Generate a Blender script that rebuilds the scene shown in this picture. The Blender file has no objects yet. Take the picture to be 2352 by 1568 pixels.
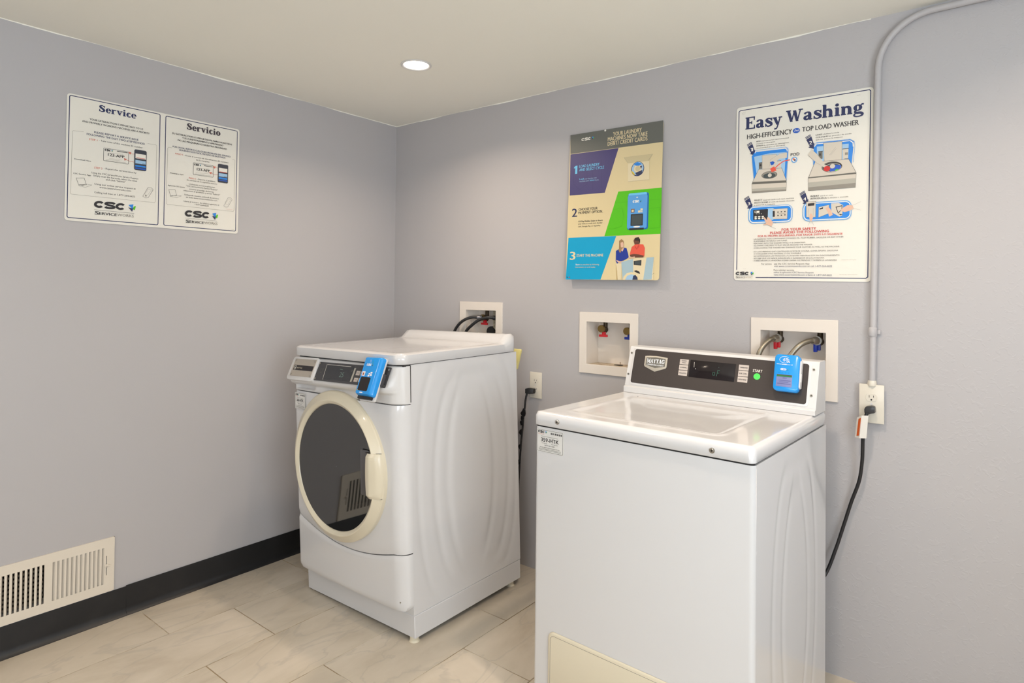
import bpy, bmesh, math, random
from mathutils import Vector, Matrix
random.seed(7)
PI = math.pi
sc = bpy.context.scene
COL = sc.collection

# ------------------------------------------------------------------ camera
cd = bpy.data.cameras.new('camera'); cam = bpy.data.objects.new('camera', cd); COL.objects.link(cam)
cd.sensor_width = 36; cd.lens = 36 * 1445.73 / 2352; cd.shift_y = -141.19 / 2352; cd.clip_start = .05
yaw, pitch, roll = .6703, .0157, .0113
fw = Vector((-math.sin(yaw), math.cos(yaw), 0)); rt = Vector((math.cos(yaw), math.sin(yaw), 0)); up = Vector((0, 0, 1))
f2 = fw * math.cos(pitch) + up * math.sin(pitch); u2 = up * math.cos(pitch) - fw * math.sin(pitch)
r3 = rt * math.cos(roll) + u2 * math.sin(roll); u3 = u2 * math.cos(roll) - rt * math.sin(roll)
m = Matrix((r3, u3, -f2)).transposed().to_4x4(); m.translation = (2.7935, -2.4298, 1.3203)
cam.matrix_world = m
sc.camera = cam

# ------------------------------------------------------------------ world, exposure, lights
H = 2.2605
RX, RY = 4.3, -4.6            # room extents (x to the right wall, y to the wall behind the camera)
w = bpy.data.worlds.new('world'); sc.world = w; w.use_nodes = True
w.node_tree.nodes['Background'].inputs[0].default_value = (.75, .85, 1, 1)
w.node_tree.nodes['Background'].inputs[1].default_value = .6
sc.view_settings.view_transform = 'Standard'; sc.view_settings.look = 'None'
sc.view_settings.exposure = 0.1; sc.view_settings.gamma = 1
sc.view_settings.use_curve_mapping = False
DOWNLIGHTS = [(.836, -.625), (3.05, -.62), (.836, -2.5), (2.3, -1.0), (.836, -3.9), (2.7, -3.4)]  # first seen, second placed from its wall glow, the rest added unseen as fill
LAMP_W = [6.5, 3.5, 4, 8.5, 3, 3]
def area(name, loc, rot, sx, sy, power, col, shape='RECTANGLE', spread=180):
    l = bpy.data.lights.new(name, 'AREA'); l.shape = shape; l.size = sx; l.size_y = sy; l.energy = power; l.color = col
    l.spread = math.radians(spread)
    o = bpy.data.objects.new(name, l); COL.objects.link(o); o.location = loc; o.rotation_euler = rot
    return o
# fill light from two unseen windows, added to brighten the room and ceiling
area('added_window_fill', (3.1, RY + .03, 1.35), (math.radians(136), 0, 0), 1.5, 1.25, 46, (.84, .92, 1))
area('added_window_fill', (RX - .03, -2.4, 1.40), (math.radians(106), 0, math.radians(90)), 1.5, 1.25, 50, (.84, .92, 1))

# ------------------------------------------------------------------ materials
def lin(c):
    c = c / 255
    return c / 12.92 if c <= .04045 else ((c + .055) / 1.055) ** 2.4
def rgb(r, g, b): return (lin(r), lin(g), lin(b), 1)
MATS = {}
def mat(name, col, rough=.5, metal=0, coat=0, bump=None, emit=None, spec=.5, noise=None):
    if name in MATS: return MATS[name]
    m = bpy.data.materials.new(name); m.use_nodes = True; nt = m.node_tree; b = nt.nodes['Principled BSDF']
    b.inputs['Base Color'].default_value = rgb(*col); b.inputs['Roughness'].default_value = rough
    b.inputs['Metallic'].default_value = metal; b.inputs['Coat Weight'].default_value = coat; b.inputs['Coat Roughness'].default_value = .08
    b.inputs['Specular IOR Level'].default_value = spec
    tc = nt.nodes.new('ShaderNodeTexCoord')
    if noise:                                   # (scale, other colour, lo, hi)
        n = nt.nodes.new('ShaderNodeTexNoise'); n.inputs['Scale'].default_value = noise[0]; n.inputs['Detail'].default_value = 5
        nt.links.new(tc.outputs['Object'], n.inputs['Vector'])
        r = nt.nodes.new('ShaderNodeMapRange'); r.inputs[1].default_value = noise[2]; r.inputs[2].default_value = noise[3]
        nt.links.new(n.outputs['Fac'], r.inputs[0])
        mx = nt.nodes.new('ShaderNodeMix'); mx.data_type = 'RGBA'; mx.inputs['A'].default_value = rgb(*col); mx.inputs['B'].default_value = rgb(*noise[1])
        nt.links.new(r.outputs[0], mx.inputs['Factor']); nt.links.new(mx.outputs['Result'], b.inputs['Base Color'])
    if bump:                                    # (scale, strength, distance)
        n = nt.nodes.new('ShaderNodeTexNoise'); n.inputs['Scale'].default_value = bump[0]; n.inputs['Detail'].default_value = 3
        nt.links.new(tc.outputs['Object'], n.inputs['Vector'])
        bp = nt.nodes.new('ShaderNodeBump'); bp.inputs['Strength'].default_value = bump[1]; bp.inputs['Distance'].default_value = bump[2]
        nt.links.new(n.outputs['Fac'], bp.inputs['Height']); nt.links.new(bp.outputs['Normal'], b.inputs['Normal'])
    if emit:
        b.inputs['Emission Color'].default_value = rgb(*emit[0]); b.inputs['Emission Strength'].default_value = emit[1]
    MATS[name] = m
    return m
def wall_paint():
    m = mat('lavender_grey_wall_paint', (182, 182, 186), .42, spec=.35); nt = m.node_tree; b = nt.nodes['Principled BSDF']
    tc = nt.nodes.new('ShaderNodeTexCoord')
    n = nt.nodes.new('ShaderNodeTexNoise'); n.inputs['Scale'].default_value = 1.1; n.inputs['Detail'].default_value = 2
    nt.links.new(tc.outputs['Object'], n.inputs['Vector'])
    mx = nt.nodes.new('ShaderNodeMix'); mx.data_type = 'RGBA'; mx.inputs['A'].default_value = rgb(181, 180, 183); mx.inputs['B'].default_value = rgb(185, 181, 180)
    nt.links.new(n.outputs['Fac'], mx.inputs['Factor']); nt.links.new(mx.outputs['Result'], b.inputs['Base Color'])
    # knockdown plaster flecks plus roller stipple
    v = nt.nodes.new('ShaderNodeTexNoise'); v.inputs['Scale'].default_value = 42; v.inputs['Detail'].default_value = 2; v.inputs['Distortion'].default_value = 1.6
    nt.links.new(tc.outputs['Object'], v.inputs['Vector'])
    r = nt.nodes.new('ShaderNodeMapRange'); r.inputs[1].default_value = .56; r.inputs[2].default_value = .66
    nt.links.new(v.outputs['Fac'], r.inputs[0])
    lw = nt.nodes.new('ShaderNodeTexNoise'); lw.inputs['Scale'].default_value = .9
    nt.links.new(tc.outputs['Object'], lw.inputs['Vector'])
    r2 = nt.nodes.new('ShaderNodeMapRange'); r2.inputs[1].default_value = .42; r2.inputs[2].default_value = .62
    nt.links.new(lw.outputs['Fac'], r2.inputs[0])
    sp = nt.nodes.new('ShaderNodeSeparateXYZ'); nt.links.new(tc.outputs['Object'], sp.inputs[0])
    r3_ = nt.nodes.new('ShaderNodeMapRange'); r3_.inputs[1].default_value = .9; r3_.inputs[2].default_value = 2.3     # heavier plaster flecks towards the right of the back wall
    nt.links.new(sp.outputs['X'], r3_.inputs[0])
    mu = nt.nodes.new('ShaderNodeMath'); mu.operation = 'MULTIPLY'; nt.links.new(r.outputs[0], mu.inputs[0]); nt.links.new(r3_.outputs[0], mu.inputs[1])
    f = nt.nodes.new('ShaderNodeTexNoise'); f.inputs['Scale'].default_value = 190
    nt.links.new(tc.outputs['Object'], f.inputs['Vector'])
    ad = nt.nodes.new('ShaderNodeMath'); ad.operation = 'MULTIPLY_ADD'; ad.inputs[1].default_value = .22
    nt.links.new(f.outputs['Fac'], ad.inputs[0]); nt.links.new(mu.outputs[0], ad.inputs[2])
    bp = nt.nodes.new('ShaderNodeBump'); bp.inputs['Strength'].default_value = .26; bp.inputs['Distance'].default_value = .001
    nt.links.new(ad.outputs[0], bp.inputs['Height']); nt.links.new(bp.outputs['Normal'], b.inputs['Normal'])
    return m
def floor_tile():
    # 12 x 25 inch porcelain planks, staggered, running along the left wall
    m = mat('porcelain_tile', (186, 174, 156), .32, spec=.45); nt = m.node_tree; b = nt.nodes['Principled BSDF']; N = nt.nodes.new; Lk = nt.links.new
    tc = N('ShaderNodeTexCoord')
    n = N('ShaderNodeTexNoise'); n.inputs['Scale'].default_value = 2.6; n.inputs['Detail'].default_value = 8; n.inputs['Roughness'].default_value = .62; n.inputs['Distortion'].default_value = .9
    mp = N('ShaderNodeMapping'); mp.inputs['Rotation'].default_value = (0, 0, .28); mp.inputs['Scale'].default_value = (1.9, .8, 1)
    at = N('ShaderNodeAttribute'); at.attribute_name = 'tile_seed'
    va = N('ShaderNodeVectorMath'); Lk(tc.outputs['Object'], mp.inputs['Vector']); Lk(mp.outputs[0], va.inputs[0]); Lk(at.outputs['Vector'], va.inputs[1]); Lk(va.outputs[0], n.inputs['Vector'])
    cr = N('ShaderNodeValToRGB'); e = cr.color_ramp.elements
    e[0].position = .30; e[0].color = rgb(190, 178, 159); e[1].position = .66; e[1].color = rgb(212, 201, 184)
    x = e.new(.48); x.color = rgb(203, 192, 174)
    Lk(n.outputs['Fac'], cr.inputs[0])
    # thin grey veins
    n2 = N('ShaderNodeTexNoise'); n2.inputs['Scale'].default_value = 2.0; n2.inputs['Detail'].default_value = 5; n2.inputs['Distortion'].default_value = 1.2
    Lk(va.outputs[0], n2.inputs['Vector'])
    d = N('ShaderNodeMath'); d.operation = 'SUBTRACT'; d.inputs[1].default_value = .5; Lk(n2.outputs['Fac'], d.inputs[0])
    ab = N('ShaderNodeMath'); ab.operation = 'ABSOLUTE'; Lk(d.outputs[0], ab.inputs[0])
    mr = N('ShaderNodeMapRange'); mr.inputs[1].default_value = 0; mr.inputs[2].default_value = .022; mr.inputs[3].default_value = .32; mr.inputs[4].default_value = 0
    Lk(ab.outputs[0], mr.inputs[0])
    mx = N('ShaderNodeMix'); mx.data_type = 'RGBA'; mx.inputs['B'].default_value = rgb(166, 160, 150)
    Lk(mr.outputs[0], mx.inputs['Factor']); Lk(cr.outputs[0], mx.inputs['A'])
    Lk(mx.outputs['Result'], b.inputs['Base Color'])
    return m
ENAMEL = mat('white_enamel', (217, 217, 218), .16, coat=.5)
ENAMEL_TOP = ENAMEL
PLASTIC = mat('white_plastic', (216, 215, 214), .3, coat=.2)
CREAM = mat('cream_plastic', (220, 211, 188), .3, coat=.25)
BOXW = mat('hose_box_plastic', (228, 220, 210), .38)
BOXD = mat('stained_box_plastic', (196, 180, 156), .5, noise=(30, (140, 108, 70), .5, .72))
OUTLET = mat('outlet_plastic', (222, 216, 202), .3)
DARK = mat('dark_void', (14, 14, 15), .7)
BLACK = mat('black_rubber', (34, 34, 36), .42)
GAP = mat('seam_gap_shade', (58, 56, 54), .7)  # dark grey painted in for the shade inside gaps and seams
PANEL = mat('dark_brushed_panel', (76, 70, 68), .34, metal=.35, spec=.4)
PANELF = mat('charcoal_panel', (66, 66, 69), .3, spec=.4)
SCREEN = mat('dark_display', (28, 22, 24), .12)
SCREENF = mat('dark_display_grey', (52, 54, 58), .12)
BLUE = mat('bright_blue_plastic', (24, 148, 230), .22, coat=.4)
STEEL = mat('stainless_steel', (188, 184, 176), .3, metal=1)
BRUSH = mat('brushed_plate', (190, 182, 170), .38, metal=.5)
BRASS = mat('old_brass', (135, 112, 66), .38, metal=.9)
BRASSD = mat('dark_brass', (72, 60, 44), .5, metal=.7)
RED = mat('red_handle', (205, 35, 45), .4)
BLUEH = mat('blue_handle', (20, 50, 160), .4)
GLASSD = mat('smoked_door_glass', (26, 27, 28), .03, spec=.5); GLASSD.node_tree.nodes['Principled BSDF'].inputs['IOR'].default_value = 2.05
GLASSI = mat('door_rim_shadow_black', (24, 24, 26), .3)
SIGNW = mat('sign_board_white', (232, 229, 219), .33)
STICK = mat('sticker_white', (222, 221, 217), .35)
SIGNP = mat('poster_board', (222, 205, 160), .3)
BASEB = mat('black_vinyl_cove', (22, 22, 24), .42, noise=(9, (34, 33, 34), .5, .75))
CEIL = mat('ceiling_paint', (242, 240, 230), .85, bump=(55, .12, .002))
CHALK = mat('white_plaster', (225, 222, 214), .8)

# ------------------------------------------------------------------ mesh helpers
class B:
    def __init__(s): s.bm = bmesh.new()
    def face(s, pts, mi=0, smooth=False):
        f = s.bm.faces.new([s.bm.verts.new(p) for p in pts]); f.material_index = mi; f.smooth = smooth; return f
    def box(s, x0, x1, y0, y1, z0, z1, bev=0, mi=0, seg=2):
        t = bmesh.new(); bmesh.ops.create_cube(t, size=1)
        for v in t.verts: v.co = ((x0 + x1) / 2 + v.co.x * (x1 - x0), (y0 + y1) / 2 + v.co.y * (y1 - y0), (z0 + z1) / 2 + v.co.z * (z1 - z0))
        if bev: bmesh.ops.bevel(t, geom=t.edges[:], offset=bev, segments=seg, profile=.5, affect='EDGES')
        s.add(t, mi, bool(bev)); return s
    def add(s, t, mi=None, smooth=None, M=None):
        if M is not None: t.transform(M)
        mp = {}
        for v in t.verts: mp[v] = s.bm.verts.new(v.co)
        for f in t.faces:
            try: g = s.bm.faces.new([mp[v] for v in f.verts])
            except ValueError: continue
            g.material_index = f.material_index if mi is None else mi
            g.smooth = f.smooth if smooth is None else smooth
        t.free(); return s
    def tube(s, path, r, seg=12, mi=0, caps=True):
        P = [Vector(p) for p in path]; n = len(P); R = r if isinstance(r, (list, tuple)) else [r] * n
        rings = []; up = None
        for i, p in enumerate(P):
            t = (P[min(i + 1, n - 1)] - P[max(i - 1, 0)]).normalized()
            if up is None: up = t.orthogonal().normalized()
            up = (up - t * up.dot(t)); up = up.normalized() if up.length > 1e-6 else t.orthogonal().normalized()
            b = t.cross(up)
            rings.append([s.bm.verts.new(p + (up * math.cos(2 * PI * k / seg) + b * math.sin(2 * PI * k / seg)) * R[i]) for k in range(seg)])
        for i in range(n - 1):
            for k in range(seg):
                f = s.bm.faces.new((rings[i][k], rings[i][(k + 1) % seg], rings[i + 1][(k + 1) % seg], rings[i + 1][k])); f.smooth = True; f.material_index = mi
        if caps:
            for rg in (rings[0][::-1], rings[-1]):
                f = s.bm.faces.new(rg); f.material_index = mi
        return s
    def cyl(s, a, b, r, seg=20, mi=0, r2=None): return s.tube([a, b], [r, r if r2 is None else r2], seg, mi)
    def lathe(s, prof, origin, axis, seg=64, mi=0, sx=1., sz=1.):
        # prof: (radius, height along axis); radial plane spanned by X and the third axis
        o = Vector(origin); ax = Vector(axis).normalized(); u = Vector((1, 0, 0)) if abs(ax.x) < .5 else Vector((0, 1, 0)); v = ax.cross(u)
        rings = [[s.bm.verts.new(o + ax * h + u * (dx + r * sx * math.cos(2 * PI * k / seg)) + v * (r * sz * math.sin(2 * PI * k / seg))) for k in range(seg)] for r, h, sx, dx in [(p[0], p[1], sx if len(p) < 3 else p[2] / max(p[0], 1e-6), p[3] if len(p) > 3 else 0) for p in prof]]
        for i in range(len(rings) - 1):
            for k in range(seg):
                f = s.bm.faces.new((rings[i][k], rings[i][(k + 1) % seg], rings[i + 1][(k + 1) % seg], rings[i + 1][k])); f.smooth = True; f.material_index = mi
        return s
    def grid(s, fn, nu, nv, mi=0, smooth=True, flip=False, wrap=False):
        V = [[s.bm.verts.new(fn(i / nu, j / nv)) for j in range(nv + 1)] for i in range(nu + 1)]
        for i in range(nu):
            for j in range(nv):
                q = (V[i][j], V[i + 1][j], V[i + 1][j + 1], V[i][j + 1])
                try: f = s.bm.faces.new(q[::-1] if flip else q)
                except ValueError: continue
                f.material_index = mi; f.smooth = smooth
        return V
    def prism(s, pts, d, mi=0, bev=0, smooth=False):
        # closed polygon pts (3D), extruded by vector d
        t = bmesh.new(); vs = [t.verts.new(p) for p in pts]; f = t.faces.new(vs)
        r = bmesh.ops.extrude_face_region(t, geom=[f]); bmesh.ops.translate(t, vec=d, verts=[g for g in r['geom'] if isinstance(g, bmesh.types.BMVert)])
        bmesh.ops.recalc_face_normals(t, faces=t.faces[:])
        if bev: bmesh.ops.bevel(t, geom=t.edges[:], offset=bev, segments=2, profile=.5, affect='EDGES')
        s.add(t, mi, smooth or bool(bev)); return s
def sinfo(o, kind=None, label=None, cat=None, group=None):
    if kind: o['kind'] = kind
    if label: o['label'] = label
    if cat: o['category'] = cat
    if group: o['group'] = group
    return o
def obj(name, b, mats, parent=None, M=None, sharp=38, label=None):
    bm = b.bm if isinstance(b, B) else b
    if M is not None: bm.transform(M)
    bmesh.ops.remove_doubles(bm, verts=bm.verts[:], dist=1e-6)
    me = bpy.data.meshes.new(name); bm.to_mesh(me); bm.free()
    for x in (mats if isinstance(mats, (list, tuple)) else [mats]): me.materials.append(x)
    try: me.set_sharp_from_angle(angle=math.radians(sharp))
    except Exception: pass
    o = bpy.data.objects.new(name, me); COL.objects.link(o)
    if parent is not None:
        o.parent = parent
    if label: o['label'] = label
    return o
def thing(name, label, cat, loc=(0, 0, 0), rotz=0, group=None):
    o = bpy.data.objects.new(name, None); COL.objects.link(o); o.location = loc; o.rotation_euler = (0, 0, rotz); o.empty_display_size = .05
    return sinfo(o, label=label, cat=cat, group=group)
def rrect(x0, y0, x1, y1, r, n=5):
    r = min(r, abs(x1 - x0) / 2, abs(y1 - y0) / 2)
    if r <= 0: return [(x0, y0), (x1, y0), (x1, y1), (x0, y1)]
    out = []
    for cx, cy, a in ((x1 - r, y0 + r, -90), (x1 - r, y1 - r, 0), (x0 + r, y1 - r, 90), (x0 + r, y0 + r, 180)):
        for k in range(n + 1):
            t = math.radians(a + 90 * k / n); out.append((cx + r * math.cos(t), cy + r * math.sin(t)))
    return out
def sst(a, b, x):
    t = min(1, max(0, (x - a) / (b - a))); return t * t * (3 - 2 * t)
def catmull(P, n=6):
    P = [Vector(p) for p in P]; out = []
    for i in range(len(P) - 1):
        a, b, c, d = P[max(i - 1, 0)], P[i], P[i + 1], P[min(i + 2, len(P) - 1)]
        for k in range(n):
            t = k / n
            out.append(.5 * ((2 * b) + (c - a) * t + (2 * a - 5 * b + 4 * c - d) * t * t + (-a + 3 * b - 3 * c + d) * t ** 3))
    out.append(P[-1]); return out

# ------------------------------------------------------------------ printed artwork: lettering and flat shapes
INK = dict(k=(44, 42, 46), n=(42, 50, 92), d=(62, 54, 64), r=(208, 110, 90), rd=(200, 45, 45), rd2=(228, 86, 66), g=(142, 137, 127), g2=(108, 106, 98), g3=(66, 76, 78),
    g4=(176, 173, 161), g5=(190, 180, 160), w=(236, 232, 222), c=(228, 212, 170), c2=(226, 212, 176), c3=(208, 200, 186), t1=(204, 190, 150), t2=(172, 162, 132), lb=(160, 196, 226),
    lb2=(164, 190, 200), sb=(40, 134, 224), sb2=(88, 160, 224), bl=(26, 88, 190), bl2=(32, 58, 150), n2=(48, 58, 90), p=(56, 60, 72), gd=(102, 104, 98), pu=(70, 64, 116),
    pu2=(62, 57, 106), gr=(84, 192, 16), gr2=(74, 178, 20), cy=(0, 160, 206), cb=(110, 198, 238), cb2=(110, 195, 240), db=(20, 104, 176), br=(126, 96, 84), ye=(214, 188, 60), co=(226, 92, 72),
    co2=(204, 74, 60), sk=(222, 182, 158), sk2=(104, 66, 52), hr=(162, 128, 90), hr2=(48, 36, 34), bd=(186, 162, 108), seg=(98, 124, 116), segd=(44, 92, 78), lcd=(128, 136, 180), lcdk=(84, 88, 140),
    lcdg=(40, 120, 60), grn=(86, 222, 96), key=(196, 186, 178), bw=(236, 240, 244))
INK['or'] = (226, 128, 88)
INK['bk'] = (24, 22, 24)
# heavy serif letters drawn as brushes: (x, y, width) paths, cap height 1
def _serif():
    G = {}
    def st(x, y0=0., y1=1., w=.2): return [(x, y0, w), (x, y1, w)]
    def sl(x0, x1, y, t=.085): return [(x0, y, t), (x1, y, t)]
    xh = .68
    S = [(.60, .74, .09), (.50, .89, .11), (.35, .945, .12), (.20, .87, .17), (.165, .74, .21), (.26, .60, .24), (.44, .47, .25), (.56, .34, .23), (.57, .19, .2), (.44, .07, .13), (.27, .05, .11), (.14, .15, .1), (.09, .30, .09)]
    G['S'] = (.74, [S, [(.62, .64, .06), (.62, .99, .06)], [(.08, .01, .06), (.08, .38, .06)]])
    G['s'] = (.58, [[(x * .82 + .01, y * .70, max(w_ * .82, .085)) for x, y, w_ in S], [(.515, .44, .06), (.515, .69, .06)], [(.07, .01, .06), (.07, .27, .06)]])
    G['E'] = (.80, [st(.22), sl(.04, .72, .957), sl(.04, .74, .043), sl(.22, .52, .52), [(.70, .70, .06), (.70, 1., .1)], [(.72, 0., .1), (.72, .32, .06)], [(.52, .38, .06), (.52, .66, .06)]])
    def ring(cx, cy, rx, ry, wt, wn, a0=0, a1=360, n=28):
        P = []
        for k in range(n + 1):
            a = math.radians(a0 + (a1 - a0) * k / n); c, s_ = math.cos(a), math.sin(a)
            ww = wn + (wt * 1.12 - wn) * abs(c) ** 1.3
            P.append((cx + (rx - ww / 2) * c, cy + (ry - ww / 2) * s_, ww))
        return ['raw', P]
    G['o'] = (.66, [ring(.32, .335, .30, .365, .2, .09)])
    G['e'] = (.60, [ring(.31, .335, .29, .365, .19, .085, 0, 318), sl(.2, .58, .36, .075)])
    G['c'] = (.56, [ring(.31, .335, .29, .365, .2, .085, 48, 318), [(.45, .51, .15), (.47, .51, .15)]])
    G['a'] = (.68, [[(.13, .50, .13), (.17, .59, .13), (.31, .645, .1), (.43, .58, .16), (.46, .45, .2), (.46, .14, .2), (.52, .06, .12), (.64, .08, .06)], [(.44, .37, .08), (.27, .33, .12), (.15, .25, .17), (.15, .13, .17), (.25, .05, .12), (.37, .10, .1), (.45, .2, .08)]])
    G['n'] = (.78, [st(.18, 0, .66), sl(.04, .24, .64), sl(.03, .35, .04), [(.22, .5, .08), (.34, .61, .12), (.50, .58, .18), (.57, .42, .2), (.57, .0, .2)], sl(.43, .74, .04)])
    G['h'] = (.78, [st(.18, 0, 1.02), sl(.04, .24, 1.0), sl(.03, .35, .04), [(.22, .5, .08), (.34, .61, .12), (.50, .58, .18), (.57, .42, .2), (.57, .0, .2)], sl(.43, .74, .04)])
    G['i'] = (.42, [st(.21, 0, .66), sl(.05, .26, .64), sl(.04, .38, .04), ring(.20, .88, .115, .115, .11, .11)])
    G['r'] = (.60, [st(.18, 0, .66), sl(.04, .24, .64), sl(.03, .38, .04), [(.22, .46, .08), (.32, .60, .12), (.44, .60, .16), (.50, .55, .16)]])
    G['v'] = (.66, [[(.14, .66, .2), (.36, .02, .18)], [(.54, .66, .085), (.35, .02, .085)], sl(.0, .30, .64), sl(.42, .68, .64)])
    G['y'] = (.66, [[(.14, .66, .2), (.37, .06, .18)], [(.54, .66, .085), (.33, -.14, .085), (.22, -.25, .1), (.13, -.25, .14)], sl(.0, .30, .64), sl(.42, .68, .64)])
    G['W'] = (1.16, [[(.16, 1., .2), (.38, .03, .16)], [(.58, .92, .08), (.38, .03, .08)], [(.58, .95, .2), (.78, .03, .16)], [(1.0, 1., .08), (.78, .03, .08)], sl(.0, .34, .957), sl(.86, 1.16, .957)])
    G['g'] = (.70, [ring(.30, .43, .26, .25, .17, .08), [(.48, .60, .08), (.56, .68, .1), (.66, .66, .12)], [(.18, .22, .1), (.13, .12, .12), (.24, .04, .15), (.45, .02, .16), (.58, -.06, .15), (.56, -.18, .12), (.40, -.25, .09), (.20, -.25, .09), (.08, -.17, .1), (.1, -.06, .09), (.2, .02, .08)]])
    G['M'] = (1.0, [st(.16, 0, 1, .09), st(.84, 0, 1, .18), [(.18, 1., .2), (.48, .08, .16)], [(.84, .97, .07), (.49, .08, .08)], sl(0, .26, .957), sl(.74, 1., .957), sl(.02, .3, .043), sl(.68, 1., .043)])
    G['A'] = (.84, [[(.42, 1., .08), (.16, 0., .08)], [(.42, 1., .2), (.68, 0., .2)], sl(.25, .62, .33, .07), sl(.02, .3, .043), sl(.52, .84, .043)])
    G['Y'] = (.82, [[(.14, 1., .2), (.42, .46, .18)], [(.70, 1., .08), (.42, .46, .08)], st(.41, 0, .5, .19), sl(.0, .3, .957), sl(.56, .84, .957), sl(.25, .58, .043)])
    G['T'] = (.78, [st(.39, 0, 1, .19), sl(.04, .74, .95, .1), [(.06, .68, .06), (.06, 1., .07)], [(.72, .68, .06), (.72, 1., .07)], sl(.22, .56, .043)])
    G['G'] = (.86, [ring(.42, .5, .40, .52, .2, .09, 40, 330), st(.70, .06, .44, .18), sl(.52, .84, .44), [(.72, .64, .06), (.72, .99, .06)]])
    return G
SER = _serif()
_fc = {}
def font_polys(txt, bold, italic=False):
    # default Blender font, returned as triangulated polygons plus natural width and cap height
    key = (txt, bold, italic)
    def mk(t):
        c = bpy.data.curves.new('t', 'FONT'); c.body = t; c.size = 1; c.offset = bold; c.resolution_u = 2
        if italic: c.shear = .25
        o = bpy.data.objects.new('t', c); COL.objects.link(o)
        dg = bpy.context.evaluated_depsgraph_get(); me = bpy.data.meshes.new_from_object(o.evaluated_get(dg))
        P = [[tuple(me.vertices[i].co[:2]) for i in p.vertices] for p in me.polygons]
        bpy.data.meshes.remove(me); bpy.data.objects.remove(o); bpy.data.curves.remove(c)
        return P
    if 'cap' not in _fc:
        ys = [q[1] for p in mk('H') for q in p]; _fc['cap'] = max(ys) - min(ys)
    if key not in _fc:
        P = mk(txt); xs = [q[0] for p in P for q in p] or [0, 1]
        _fc[key] = (P, min(xs), max(xs))
    return _fc[key] + (_fc['cap'],)
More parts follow.
